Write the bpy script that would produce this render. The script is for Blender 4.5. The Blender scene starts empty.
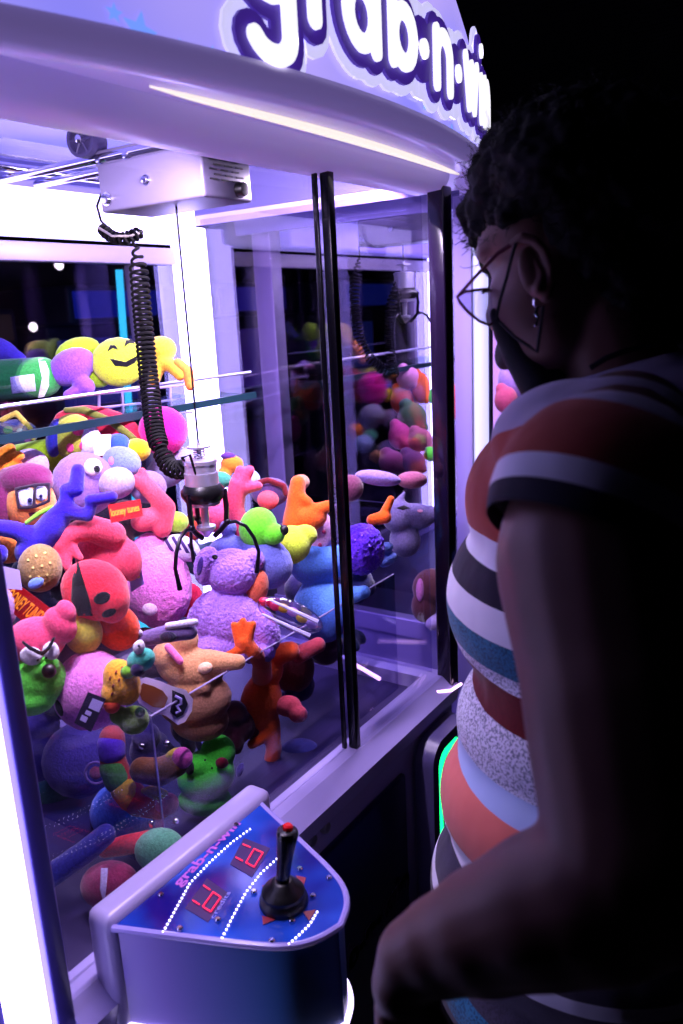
import bpy, bmesh, math, random
from mathutils import Vector, Matrix, noise
from mathutils.bvhtree import BVHTree
random.seed(7)
C = bpy.context.scene.collection
PI = math.pi

# ---------------------------------------------------------------- camera model
F = 800.0; CX, CY = 341.5, 512.0; H = 1.6
def _cd(x, y): return Vector((x-CX, y-CY, F))
_V = _cd(502, 3700).normalized()
_D = _cd(889, 285); _D = (_D - _D.dot(_V)*_V).normalized()
_Z = -_V; _X = _D; _Y = _Z.cross(_X)
R = Matrix((_X, _Y, _Z))                      # world = R @ camera(x right, y down, z forward)
RIGHT = R @ Vector((1,0,0)); UP = R @ Vector((0,-1,0)); FWD = R @ Vector((0,0,1))
EYE = Vector((0,0,H))
def ray(x, y): return R @ _cd(x, y)
def W(x, y, d): return EYE + ray(x, y)*(d/F)
def onY(x, y, Y): r = ray(x, y); return EYE + r*(Y/r.y)
def onX(x, y, X): r = ray(x, y); return EYE + r*(X/r.x)
def onZ(x, y, Z): r = ray(x, y); return EYE + r*((Z-H)/r.z)

cam = bpy.data.objects.new('camera', bpy.data.cameras.new('camera')); C.objects.link(cam)
M = Matrix((RIGHT, UP, -FWD)).transposed().to_4x4(); M.translation = EYE
cam.matrix_world = M
cam.data.sensor_fit = 'VERTICAL'; cam.data.sensor_height = 36; cam.data.lens = 36*F/1024
cam.data.clip_start = .02
cam.data.dof.use_dof = True; cam.data.dof.focus_distance = 1.35; cam.data.dof.aperture_fstop = 5.0
bpy.context.scene.camera = cam

# ---------------------------------------------------------------- materials
_mats = {}
def lin(c): return tuple((v/12.92 if v <= .04045 else ((v+.055)/1.055)**2.4) for v in c)
def _new(key):
    m = bpy.data.materials.new(key); m.use_nodes = True
    nt = m.node_tree; b = nt.nodes['Principled BSDF']; return m, nt, b
def mat(col, rough=.5, metal=0, key=None, bump=0, bscale=200, spec=.5, coat=0, alpha=None):
    k = key or ('m', col, rough, metal, bump, bscale, spec, coat)
    if k in _mats: return _mats[k]
    m, nt, b = _new('surface')
    b.inputs['Base Color'].default_value = (*lin(col), 1)
    b.inputs['Roughness'].default_value = rough; b.inputs['Metallic'].default_value = metal
    b.inputs['Specular IOR Level'].default_value = spec
    b.inputs['Coat Weight'].default_value = coat
    if bump:
        tc = nt.nodes.new('ShaderNodeTexCoord'); n = nt.nodes.new('ShaderNodeTexNoise')
        n.inputs['Scale'].default_value = bscale; n.inputs['Detail'].default_value = 3
        nt.links.new(tc.outputs['Object'], n.inputs['Vector'])
        bp = nt.nodes.new('ShaderNodeBump'); bp.inputs['Strength'].default_value = bump; bp.inputs['Distance'].default_value = .002
        nt.links.new(n.outputs['Fac'], bp.inputs['Height']); nt.links.new(bp.outputs[0], b.inputs['Normal'])
    _mats[k] = m; return m
def plush(col, fuzz=.5, scale=260):
    k = ('pl', col, fuzz, scale)
    if k in _mats: return _mats[k]
    m, nt, b = _new('plush')
    b.inputs['Roughness'].default_value = .95; b.inputs['Specular IOR Level'].default_value = .1
    b.inputs['Sheen Weight'].default_value = .35; b.inputs['Sheen Roughness'].default_value = .5
    l = lin(col)
    tc = nt.nodes.new('ShaderNodeTexCoord'); n = nt.nodes.new('ShaderNodeTexNoise')
    n.inputs['Scale'].default_value = scale; n.inputs['Detail'].default_value = 4
    nt.links.new(tc.outputs['Object'], n.inputs['Vector'])
    cr = nt.nodes.new('ShaderNodeValToRGB')
    cr.color_ramp.elements[0].position = .3; cr.color_ramp.elements[1].position = .7
    cr.color_ramp.elements[0].color = (l[0]*.72, l[1]*.72, l[2]*.72, 1)
    cr.color_ramp.elements[1].color = (min(1,l[0]*1.15), min(1,l[1]*1.15), min(1,l[2]*1.15), 1)
    nt.links.new(n.outputs['Fac'], cr.inputs[0]); nt.links.new(cr.outputs[0], b.inputs['Base Color'])
    bp = nt.nodes.new('ShaderNodeBump'); bp.inputs['Strength'].default_value = fuzz; bp.inputs['Distance'].default_value = .003
    nt.links.new(n.outputs['Fac'], bp.inputs['Height']); nt.links.new(bp.outputs[0], b.inputs['Normal'])
    _mats[k] = m; return m
def emit(col, s):
    k = ('e', col, s)
    if k in _mats: return _mats[k]
    m, nt, b = _new('lit')
    b.inputs['Base Color'].default_value = (*lin(col), 1)
    b.inputs['Emission Color'].default_value = (*lin(col), 1); b.inputs['Emission Strength'].default_value = s
    _mats[k] = m; return m
def glass(tint=(1,1,1), refl=1.0, key='g', base=.06):
    k = ('gl', tint, refl, base)
    if k in _mats: return _mats[k]
    m = bpy.data.materials.new('clear_pane'); m.use_nodes = True; nt = m.node_tree
    nt.nodes.clear()
    out = nt.nodes.new('ShaderNodeOutputMaterial'); mx = nt.nodes.new('ShaderNodeMixShader')
    t = nt.nodes.new('ShaderNodeBsdfTransparent'); t.inputs[0].default_value = (*tint, 1)
    g = nt.nodes.new('ShaderNodeBsdfGlossy'); g.inputs['Roughness'].default_value = .02
    lw = nt.nodes.new('ShaderNodeLayerWeight'); lw.inputs['Blend'].default_value = .22
    ml = nt.nodes.new('ShaderNodeMath'); ml.operation = 'MULTIPLY_ADD'; ml.inputs[1].default_value = .55*refl; ml.inputs[2].default_value = base*refl
    nt.links.new(lw.outputs['Facing'], ml.inputs[0]); nt.links.new(ml.outputs[0], mx.inputs[0])
    nt.links.new(t.outputs[0], mx.inputs[1]); nt.links.new(g.outputs[0], mx.inputs[2]); nt.links.new(mx.outputs[0], out.inputs[0])
    _mats[k] = m; return m
def ramp_mat(build, rough=.5, spec=.5, key='r'):
    m, nt, b = _new(key); b.inputs['Roughness'].default_value = rough; b.inputs['Specular IOR Level'].default_value = spec
    build(nt, b); return m

# ---------------------------------------------------------------- mesh helpers
def box(bm, x0, x1, y0, y1, z0, z1, bev=0, mtx=None):
    r = bmesh.ops.create_cube(bm, size=1)
    vs = r['verts']
    bmesh.ops.scale(bm, vec=(abs(x1-x0), abs(y1-y0), abs(z1-z0)), verts=vs)
    bmesh.ops.translate(bm, vec=((x0+x1)/2, (y0+y1)/2, (z0+z1)/2), verts=vs)
    if bev:
        es = list({e for v in vs for e in v.link_edges})
        q = bmesh.ops.bevel(bm, geom=es, offset=bev, segments=3, affect='EDGES', profile=.5)
        vs = list({v for f in q['faces'] for v in f.verts} | {v for v in vs if v.is_valid})
    if mtx is not None: bmesh.ops.transform(bm, matrix=mtx, verts=vs)
    return vs
def frame_of(d):
    d = d.normalized(); a = Vector((0,0,1)) if abs(d.z) < .9 else Vector((1,0,0))
    u = d.cross(a).normalized(); return u, d.cross(u).normalized()
def tube(bm, pts, r, n=10, cap=True, closed=False):
    pts = [Vector(p) for p in pts]; N = len(pts)
    rs = r if isinstance(r, (list, tuple)) else [r]*N
    rings = []; u = None
    for i, p in enumerate(pts):
        if closed: t = pts[(i+1) % N]-pts[i-1]
        else: t = pts[min(i+1, N-1)]-pts[max(i-1, 0)]
        if t.length < 1e-9: t = Vector((0,0,1))
        t.normalize()
        if u is None: u, v = frame_of(t)
        else:
            u = (u - t*u.dot(t)); u = u.normalized() if u.length > 1e-6 else frame_of(t)[0]
            v = t.cross(u)
        rings.append([bm.verts.new(p + (u*math.cos(a)+v*math.sin(a))*rs[i]) for a in [2*PI*k/n for k in range(n)]])
    for i in range(N if closed else N-1):
        A, B = rings[i], rings[(i+1) % N]
        for k in range(n):
            bm.faces.new((A[k], A[(k+1)%n], B[(k+1)%n], B[k]))
    if cap and not closed:
        bm.faces.new(rings[0][::-1]); bm.faces.new(rings[-1])
def cyl(bm, p0, p1, r, n=24, r1=None): tube(bm, [p0, p1], [r, r if r1 is None else r1], n)
def lathe(bm, c, prof, n=32, axis=None):
    # prof: list of (radius, height) about the vertical axis through c
    c = Vector(c); ax = Vector(axis).normalized() if axis is not None else Vector((0,0,1)); u, v = frame_of(ax)
    rings = []
    for r, h in prof:
        if r < 1e-6: rings.append([bm.verts.new(c+ax*h)])
        else: rings.append([bm.verts.new(c+ax*h+(u*math.cos(2*PI*k/n)+v*math.sin(2*PI*k/n))*r) for k in range(n)])
    for A, B in zip(rings, rings[1:]):
        for k in range(n):
            a = A[k % len(A)]; a2 = A[(k+1) % len(A)]; b = B[k % len(B)]; b2 = B[(k+1) % len(B)]
            f = []
            for w in (a, a2, b2, b):
                if w not in f: f.append(w)
            if len(f) > 2:
                try: bm.faces.new(f)
                except ValueError: pass
    for ring in (rings[0], rings[-1]):
        if len(ring) > 2:
            try: bm.faces.new(ring)
            except ValueError: pass
def ball(bm, c, rad, rot=None, seg=16, rings=10):
    m = Matrix.Translation(Vector(c)) @ (rot.to_4x4() if rot is not None else Matrix.Identity(4)) @ Matrix.Diagonal((*rad, 1))
    new = bm.verts.new; top = new(m @ Vector((0,0,1))); bot = new(m @ Vector((0,0,-1))); L = []
    for j in range(1, rings):
        a = PI*j/rings; z = math.cos(a); q = math.sin(a)
        L.append([new(m @ Vector((q*math.cos(2*PI*k/seg), q*math.sin(2*PI*k/seg), z))) for k in range(seg)])
    for k in range(seg):
        k2 = (k+1) % seg; bm.faces.new((top, L[0][k], L[0][k2])); bm.faces.new((bot, L[-1][k2], L[-1][k]))
        for A, B in zip(L, L[1:]): bm.faces.new((A[k], B[k], B[k2], A[k2]))
def prism(bm, poly, z0, z1):
    # poly: (x,y) outline, closed solid between heights
    A = [bm.verts.new((x, y, z0)) for x, y in poly]; B = [bm.verts.new((x, y, z1)) for x, y in poly]; n = len(poly)
    bm.faces.new(A[::-1]); bm.faces.new(B)
    for k in range(n): bm.faces.new((A[k], A[(k+1)%n], B[(k+1)%n], B[k]))
def slab(bm, P, th):
    # P: four 3-D corners, given thickness along the normal
    P = [Vector(p) for p in P]; n = (P[1]-P[0]).cross(P[3]-P[0]).normalized()*th
    A = [bm.verts.new(p) for p in P]; B = [bm.verts.new(p+n) for p in P]; k = len(P)
    bm.faces.new(A[::-1]); bm.faces.new(B)
    for i in range(k): bm.faces.new((A[i], A[(i+1)%k], B[(i+1)%k], B[i]))

def empty(name, loc, label=None, cat=None, group=None, kind=None, parent=None):
    o = bpy.data.objects.new(name, None); C.objects.link(o); o.empty_display_size = .05
    o.location = loc
    if parent is not None: o.parent = parent; o.location = Vector(loc)-wl(parent)
    tag(o, label, cat, group, kind); return o
def tag(o, label=None, cat=None, group=None, kind=None):
    for k, v in (('label', label), ('category', cat), ('group', group), ('kind', kind)):
        if v: o[k] = v
    return o
def wl(o):
    v = Vector((0,0,0))
    while o is not None: v += o.location; o = o.parent
    return v
def obj(name, bm, m, parent=None, smooth=True, loc=None, sharp=40):
    me = bpy.data.meshes.new(name)
    bmesh.ops.recalc_face_normals(bm, faces=bm.faces)
    bm.to_mesh(me); bm.free()
    return obj_me(name, me, m, parent, smooth, loc, sharp)
def obj_me(name, me, m, parent=None, smooth=True, loc=None, sharp=40):
    off = wl(parent) if parent is not None else (Vector(loc) if loc is not None else Vector((0,0,0)))
    me.transform(Matrix.Translation(-off))
    me.materials.clear()
    for q in (m if isinstance(m, (list, tuple)) else [m]): me.materials.append(q)
    for p in me.polygons: p.use_smooth = smooth
    if smooth and sharp: me.set_sharp_from_angle(angle=math.radians(sharp))
    o = bpy.data.objects.new(name, me); C.objects.link(o)
    if parent is not None: o.parent = parent
    else: o.location = off
    return o
def mod_mesh(bm, mods):
    me = bpy.data.meshes.new('t'); bm.to_mesh(me); bm.free()
    o = bpy.data.objects.new('t', me); C.objects.link(o)
    for typ, kw in mods:
        q = o.modifiers.new(typ, typ)
        for k, v in kw.items(): setattr(q, k, v)
    dg = bpy.context.evaluated_depsgraph_get(); dg.update()
    out = bpy.data.meshes.new_from_object(o.evaluated_get(dg))
    bpy.data.objects.remove(o); bpy.data.meshes.remove(me)
    return out

# camera-facing rotation basis with an in-plane turn (columns: right, up, towards the viewer)
def cbasis(ang=0):
    a = math.radians(ang); r = RIGHT*math.cos(a)+UP*math.sin(a); u = -RIGHT*math.sin(a)+UP*math.cos(a)
    return Matrix((r, u, -FWD)).transposed()
def ell(bm, D, x, y, dz, rx, ry, rz=None, ang=0):
    s = D/F; rz = rz if rz is not None else (rx+ry)/2
    ball(bm, W(x, y, D-dz*s), (rx*s, ry*s, rz*s), cbasis(ang))
def chain(bm, D, pts):
    s = D/F
    P = [(W(x, y, D-dz*s), r*s) for x, y, dz, r in pts]
    wchain(bm, P)
def wchain(bm, P):
    for (a, ra), (b, rb) in zip(P, P[1:]):
        n = 8
        tube(bm, [a.lerp(b, k/n) for k in range(n+1)], [ra+(rb-ra)*(k/n)**2*(3-2*k/n) for k in range(n+1)], 16)
        ball(bm, a, (ra,)*3, None, 16, 10); ball(bm, b, (rb,)*3, None, 16, 10)
def blobmesh(fill, D, voxel=3.0, smooth=5, disp=0, dscale=60):
    bm = bmesh.new()
    for p in fill:
        if isinstance(p, list): chain(bm, D, p)
        else: ell(bm, D, *p)
    v = voxel*.001
    me = mod_mesh(bm, [('REMESH', dict(mode='VOXEL', voxel_size=v)), ('SMOOTH', dict(factor=.6, iterations=smooth))])
    if disp:
        me.update()
        ns = [Vector(v.normal) for v in me.vertices]
        for v, n in zip(me.vertices, ns):
            v.co += n*(noise.noise(v.co*dscale)*disp + noise.noise(v.co*dscale*2.3)*disp*.6)
    return me
class Snap:
    """the outside of a toy or body, to lay sewn-on pieces against"""
    def __init__(s, me, D): s.D = D; s.t = BVHTree.FromPolygons([v.co.copy() for v in me.vertices], [tuple(p.vertices) for p in me.polygons])
    def hit(s, x, y):
        d = ray(x, y).normalized(); h = s.t.ray_cast(EYE, d)
        return h[0]
def applique(bm, sn, pts, h=.0012, rings=5, sub=3):
    P = []
    n = len(pts)
    for i in range(n):
        for k in range(sub):
            t = k/sub; P.append((pts[i][0]*(1-t)+pts[(i+1)%n][0]*t, pts[i][1]*(1-t)+pts[(i+1)%n][1]*t))
    cx = sum(p[0] for p in P)/len(P); cy = sum(p[1] for p in P)/len(P)
    c = sn.hit(cx, cy)
    if c is None: c = W(cx, cy, sn.D)
    def pt(x, y, last):
        q = sn.hit(x, y)
        if q is None or (q-EYE).length > (c-EYE).length+.03: q = EYE+ray(x, y).normalized()*(last-EYE).length
        return q
    def view(q): return (EYE-q).normalized()
    top = [[bm.verts.new(c+view(c)*h)]]; last = [c]*len(P)
    bot = [[bm.verts.new(c-view(c)*.001)]]
    for r in range(1, rings+1):
        f = r/rings; ring = []; rb = []
        for i, (x, y) in enumerate(P):
            q = pt(cx+(x-cx)*f, cy+(y-cy)*f, last[i]); last[i] = q
            ring.append(bm.verts.new(q+view(q)*h*(1 if r < rings else .55))); rb.append(bm.verts.new(q-view(q)*.001))
        top.append(ring); bot.append(rb)
    m = len(P)
    for L, fl in ((top, 1), (bot, 0)):
        for i in range(m): bm.faces.new((L[0][0], L[1][i], L[1][(i+1)%m]))
        for r in range(1, rings):
            for i in range(m): bm.faces.new((L[r][i], L[r+1][i], L[r+1][(i+1)%m], L[r][(i+1)%m]))
    for i in range(m): bm.faces.new((top[rings][i], bot[rings][i], bot[rings][(i+1)%m], top[rings][(i+1)%m]))
def oval(x, y, rx, ry, ang=0, n=10):
    a = math.radians(ang); return [(x+rx*math.cos(t)*math.cos(a)-ry*math.sin(t)*math.sin(a), y-(rx*math.cos(t)*math.sin(a)+ry*math.sin(t)*math.cos(a))) for t in [2*PI*k/n for k in range(n)]]
def text_mesh(s, size=1, extrude=.02, offset=0, align='CENTER'):
    cu = bpy.data.curves.new('t', 'FONT'); cu.body = s; cu.size = size; cu.extrude = extrude; cu.offset = offset
    cu.align_x = align; cu.align_y = 'CENTER'
    o = bpy.data.objects.new('t', cu); C.objects.link(o)
    dg = bpy.context.evaluated_depsgraph_get(); dg.update()
    me = bpy.data.meshes.new_from_object(o.evaluated_get(dg)); bpy.data.objects.remove(o); return me

# ================================================================ SETTING
WHITE = mat((.52,.48,.60), .4); FR = mat((.75,.73,.82), .3, bump=.03)
dark_room = mat((.035,.03,.06), .8)
def struct(name, bm, m): o = obj(name, bm, m, smooth=False); o['kind'] = 'structure'; return o
bm = bmesh.new(); box(bm, -2.5, 7, -3, 7, -.1, 0); struct('floor', bm, mat((.05,.045,.08), .45, bump=.2, bscale=30))
bm = bmesh.new(); box(bm, -2.5, 7, -3, 7, 3.2, 3.3)
for k in range(60): box(bm, 2.0+k*.08, 2.03+k*.08, -2.8, 6.8, 3.1, 3.2)
struct('ceiling', bm, mat((.06,.05,.09), .7))
for n, a in (('wall_back', (-2.5, 7, 6.9, 7)), ('wall_front', (-2.5, 7, -3, -2.9)), ('wall_left', (-2.5, -2.4, -2.9, 6.9)), ('wall_right', (6.9, 7, -2.9, 6.9))):
    bm = bmesh.new(); box(bm, *a, 0, 3.2); struct(n, bm, dark_room)

# ================================================================ CLAW MACHINES
BX0, BX1, BY0, BY1 = .36, 1.47, .72, 1.40      # cabinet footprint
def plan(x):                                    # outward bow of the canopy lip
    u = (x-.95); return .55+u*u/3.3
XE = 1.57
def plan_pts(off=0, n=40):
    """canopy outline seen from above: bowed front, rounded ends"""
    P = []
    x0, x1 = .95-(XE-.95), XE
    rr = .07
    for k in range(n+1):
        x = x0+rr+(x1-x0-2*rr)*k/n; P.append(Vector((x, plan(x))))
    yc = plan(x1-rr)+rr
    for k in range(1, 9):
        a = -PI/2+(PI/2)*k/8; P.append(Vector((x1-rr+rr*math.cos(a), yc+rr*math.sin(a))))
    P.append(Vector((x1, BY1+.03))); P.append(Vector((x0, BY1+.03)))
    L = []
    for k in range(1, 9):
        a = PI+(PI/2)*k/8; L.append(Vector((x0+rr+rr*math.cos(a), yc+rr*math.sin(a))))
    P += L[:-1] if False else []
    P.append(Vector((x0, yc)))
    P += L[:-1]
    if off:
        c = Vector((.95, 1.0)); Q = []
        N = len(P)
        for i in range(N):
            t = (P[(i+1)%N]-P[i-1]).normalized(); nrm = Vector((t.y, -t.x)); Q.append(P[i]+nrm*off)
        P = Q
    return P
def surf(u, v, off=0):
    """point on the lit sign: u runs along the front, v is height"""
    rr = .07; xe = XE-rr
    if u <= xe: x = u; y = plan(x); n = Vector((2*(x-.95)/3.3, -1)).normalized()
    else:
        a = -PI/2+(u-xe)/rr; a = min(a, 0); x = xe+rr*math.cos(a); y = plan(xe)+rr+rr*math.sin(a); n = Vector((math.cos(a), math.sin(a)))
    return Vector((x+n.x*off, y+n.y*off, v))
def ztop(x):
    u = max(-1, min(1, (x-.95)/.60)); return 1.93+.27*math.sqrt(max(0, 1-u*u))

def stroke(pts, w, closed=False, sub=6):
    """outline of a fat pen stroke as a list of quads in the (u, v) plane, round ends"""
    out = []
    P = [Vector(p) for p in pts]
    segs = list(zip(P, P[1:])) + ([(P[-1], P[0])] if closed else [])
    for a, b in segs:
        t = (b-a).normalized(); n = Vector((-t.y, t.x))*w
        k = max(1, int((b-a).length/.02))
        for i in range(k):
            p = a.lerp(b, i/k); q = a.lerp(b, (i+1)/k); out.append([p-n, q-n, q+n, p+n])
    for p in P: out.append([p+Vector((math.cos(2*PI*i/14), math.sin(2*PI*i/14)))*w for i in range(14)])
    return out
def arc(cx, cy, rx, ry, a0, a1, n=12): return [(cx+rx*math.cos(math.radians(a0+(a1-a0)*k/n)), cy+ry*math.sin(math.radians(a0+(a1-a0)*k/n))) for k in range(n+1)]
# letters in units of x-height = 1, pen half-width .17; (advance, strokes, dots)
def letters():
    L = []; x = 0
    def add(w, st): 
        nonlocal x
        L.append([[ (px+x, py) for px, py in s] for s in st]); x += w
    o = arc(.36, .5, .30, .33, 0, 360, 18)
    add(1.02, [o, [(.68,.86), (.68,-.22)] , arc(.38, -.22, .30, .25, 0, -150, 10)])             # g
    add(.74, [[(.12,.14), (.12,.86)], arc(.42,.52,.30,.32,180,60,8)])                            # r
    add(1.04, [o, [(.70,.14), (.70,.86)]])                                                      # a
    add(.98, [[(.12,.16), (.12,1.35)], arc(.44, .5, .30, .33, 0, 360, 18)])                     # b
    add(.50, [[(.13,.5), (.14,.5)]])                                                             # dot
    add(1.04, [[(.12,.14), (.12,.86)], arc(.42,.55,.30,.30,180,0,10)+[(.72,.14)]])               # n
    add(.50, [[(.13,.5), (.14,.5)]])
    add(1.22, [[(.08,.86), (.30,.16), (.50,.80), (.70,.16), (.92,.86)]])                         # w
    add(.42, [[(.12,.14), (.12,.80)], [(.12,1.26), (.12,1.27)]])                                 # i
    add(.90, [[(.12,.14), (.12,.86)], arc(.42,.55,.30,.30,180,0,10)+[(.72,.14)]])                # n
    return L, x
LET, LW = letters()
def build_letters(bm, mapf, w, scale, th, dotw=.24, sel=None):
    for i, L in enumerate(LET):
        if sel is not None and i != sel: continue
        for s in L:
            dot = len(s) == 2 and abs(s[0][0]-s[1][0]) < .02 and abs(s[0][1]-s[1][1]) < .02
            ww = (w-.17+dotw) if (dot and i in (4, 6)) else w
            for q in stroke([(a*scale, b*scale) for a, b in s], ww*scale):
                A = [bm.verts.new(mapf(p.x, p.y, 0)) for p in q]; B = [bm.verts.new(mapf(p.x, p.y, th)) for p in q]; n = len(q)
                bm.faces.new(B); bm.faces.new(A[::-1])
                for k in range(n): bm.faces.new((A[k], A[(k+1)%n], B[(k+1)%n], B[k]))

violet_plastic = mat((.62,.58,.80), .35, key='vp', bump=.02)
chrome = mat((.8,.8,.85), .15, 1); steel = mat((.66,.65,.74), .3, .8); black = mat((.02,.02,.03), .35); rubber = mat((.004,.004,.010), .7, spec=.2)
pane = glass((.97,.97,.99), .2); acryl = glass((.80,.78,.93), .3, base=.06)
dpost = mat((.30,.26,.58), .3); spost = mat((.08,.06,.16), .25)
LEDW = emit((.74,.69,1.0), 8.5)
ILLUM = emit((.80,.77,1.0), 2.2)

def sign_face_mat():
    def b(nt, p):
        tc = nt.nodes.new('ShaderNodeTexCoord')
        n = nt.nodes.new('ShaderNodeTexNoise'); n.inputs['Scale'].default_value = 3.2; n.inputs['Detail'].default_value = 1
        nt.links.new(tc.outputs['Object'], n.inputs['Vector'])
        cr = nt.nodes.new('ShaderNodeValToRGB'); e = cr.color_ramp.elements
        e[0].position = .35; e[0].color = (*lin((.50,.50,.98)), 1); e[1].position = .65; e[1].color = (*lin((.74,.66,1.0)), 1)
        nt.links.new(n.outputs['Fac'], cr.inputs[0])
        nt.links.new(cr.outputs[0], p.inputs['Emission Color']); p.inputs['Emission Strength'].default_value = .95
        p.inputs['Base Color'].default_value = (*lin((.35,.32,.6)), 1)
    return ramp_mat(b, .2, key='sign')
SIGN = sign_face_mat()
def soffit_glow_mat():
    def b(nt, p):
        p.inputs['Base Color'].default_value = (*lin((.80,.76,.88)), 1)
        p.inputs['Emission Color'].default_value = (*lin((.55,.47,.80)), 1); p.inputs['Emission Strength'].default_value = .38  # low emission stands in for ambient light on the lip and underside
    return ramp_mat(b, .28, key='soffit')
SOFFIT_GLOW = soffit_glow_mat()

def spiral(bm, path, turns_at, R0, r, n=6, per=12, pw=1.0):
    """coiled cord along a path; turns_at gives total turns"""
    path = [Vector(p) for p in path]
    # arc-length resample through Catmull-Rom
    S = []
    for i in range(len(path)-1):
        p0 = path[max(i-1, 0)]; p1 = path[i]; p2 = path[i+1]; p3 = path[min(i+2, len(path)-1)]
        for k in range(24):
            t = k/24; S.append(.5*((2*p1)+(-p0+p2)*t+(2*p0-5*p1+4*p2-p3)*t*t+(-p0+3*p1-3*p2+p3)*t**3))
    S.append(path[-1])
    L = [0]
    for a, b in zip(S, S[1:]): L.append(L[-1]+(b-a).length)
    N = int(turns_at*per); pts = []; u = None; j = 0
    for i in range(N+1):
        f = i/N; s = L[-1]*f**pw
        while j < len(L)-2 and L[j+1] < s: j += 1
        t = (s-L[j])/max(1e-9, L[j+1]-L[j]); p = S[j].lerp(S[j+1], t); d = (S[j+1]-S[j]).normalized()
        if u is None: u, v = frame_of(d)
        u = (u-d*u.dot(d)).normalized(); v = d.cross(u)
        a = 2*PI*i/per; e = min(1, f*12, (1-f)*12)
        pts.append(p+(u*math.cos(a)+v*math.sin(a))*R0*e)
    tube(bm, pts, r, n)

def machine(dx, claw, label, second=False):
    O = Vector((dx, 0, 0))
    root = empty('claw_machine', (.92, 1.06, 0), label, 'arcade machine', 'claw machines standing in a row')
    g = root
    # --- lower cabinet
    bm = bmesh.new()
    box(bm, BX0+.09, BX1, BY0+.005, BY1, .06, .775)
    obj('cabinet_body', bm, violet_plastic, g)
    bm = bmesh.new()
    # sill profile swept along the front
    prof = [(.705,.79), (.735,.815), (.775,.815), (.775,.76), (.712,.755)]
    for (x0, x1) in ((BX0+.09, BX1),):
        A = [bm.verts.new((x0, y, z)) for y, z in prof]; B = [bm.verts.new((x1, y, z)) for y, z in prof]
        n = len(prof); bm.faces.new(A); bm.faces.new(B[::-1])
        for k in range(n): bm.faces.new((A[k], B[k], B[(k+1)%n], A[(k+1)%n]))
    box(bm, BX0+.09, BX1, BY1-.05, BY1, .77, .815); box(bm, BX1-.05, BX1, .775, BY1-.05, .77, .815); box(bm, BX0+.085, BX0+.125, .775, BY1-.05, .77, .815)
    obj('sill', bm, violet_plastic, g, smooth=False)
    bm = bmesh.new(); box(bm, BX0+.13, BX1-.05, .776, BY1-.05, .775, .785); obj('compartment_floor', bm, mat((.16,.12,.30), .5), g, smooth=False)
    # front artwork panel with faint lettering
    bm = bmesh.new(); box(bm, .82, 1.235, .712, .726, .10, .70, .006)
    pan = obj('front_panel', bm, mat((.05,.06,.25), .3, bump=.05, bscale=40), g)
    bm = bmesh.new(); build_letters(bm, lambda u, v, o: Vector((.88+u, .711-o, .40+v+.12*u)), .15, .042, .001); obj('panel_lettering', bm, mat((.28,.18,.35), .5), pan, smooth=False)
    for x in (.925, .965):
        bm = bmesh.new(); lathe(bm, (x, .724, .742), [(.010, 0), (.011, .003), (.009, .010), (.004, .011), (0, .011)], 18, (0,-1,0)); obj('lock', bm, steel, g)
    # prize door bezel with green light
    bm = bmesh.new()
    def rr(x0, x1, z0, z1, r, y):
        P = []
        for cx, cz, a0 in ((x1-r, z0+r, -90), (x1-r, z1-r, 0), (x0+r, z1-r, 90), (x0+r, z0+r, 180)):
            for k in range(7): a = math.radians(a0+90*k/6); P.append(Vector((cx+r*math.cos(a), y, cz+r*math.sin(a))))
        return P
    outer = rr(1.275, 1.465, .18, .745, .05, .715); mid = rr(1.28, 1.46, .185, .74, .048, .675); inn = rr(1.305, 1.437, .21, .715, .035, .675); inb = rr(1.305, 1.437, .21, .715, .035, .70)
    rings = [[bm.verts.new(p) for p in q] for q in (outer, mid, inn, inb)]; n = len(rings[0])
    for A, B in zip(rings, rings[1:]):
        for k in range(n): bm.faces.new((A[k], A[(k+1)%n], B[(k+1)%n], B[k]))
    bm.faces.new(rings[-1])
    dr = obj('coin_panel', bm, mat((.30,.27,.45), .35), g)
    bm = bmesh.new(); tube(bm, [Vector((p.x, .684, p.z)) for p in rr(1.318, 1.424, .50, .70, .045, 0)], .009, 8, closed=True); obj('lit_ring', bm, emit((.05,.95,.45), 4), dr)
    bm = bmesh.new(); box(bm, 1.335, 1.405, .685, .70, .52, .68, .01); box(bm, 1.33, 1.41, .68, .70, .26, .44, .008); obj('bill_slot', bm, black, dr)
    # --- corner posts
    bm = bmesh.new()
    box(bm, .428, .452, .722, .775, .05, 1.82, .003); box(bm, .365, .375, .735, .775, .05, 1.82); box(bm, .37, .43, .745, .775, .05, 1.82)
    po = obj('corner_post', bm, dpost if not second else mat((.60,.57,.78), .3), g)
    bm = bmesh.new(); tube(bm, [(.4015, .738, .06), (.4015, .738, 1.80)], .024, 20); obj('light_tube', bm, LEDW if not second else emit((.80,.78,1.0), 1.3), po)
    bm = bmesh.new(); box(bm, 1.446, 1.482, .712, .748, .78, 1.82, .004); obj('corner_post', bm, mat((.10,.06,.15), .15), g)
    bm = bmesh.new(); box(bm, 1.405, 1.46, 1.361, 1.395, .80, 1.86, .004); po = obj('corner_post', bm, WHITE, g)
    bm = bmesh.new(); box(bm, 1.372, 1.449, 1.315, 1.36, .82, 1.80, .006); obj('light_tube', bm, LEDW, po)
    bm = bmesh.new(); box(bm, .455, .50, 1.335, 1.395, .80, 1.86, .004); obj('corner_post', bm, WHITE, g)
    # --- back frame, light box
    bm = bmesh.new()
    box(bm, .50, 1.405, 1.345, 1.385, 1.72, 1.755, .003); box(bm, .50, 1.405, 1.345, 1.385, .815, .87, .003)
    box(bm, 1.25, 1.268, 1.35, 1.38, .87, 1.72)
    bf = obj('window_frame', bm, WHITE, g)
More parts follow.
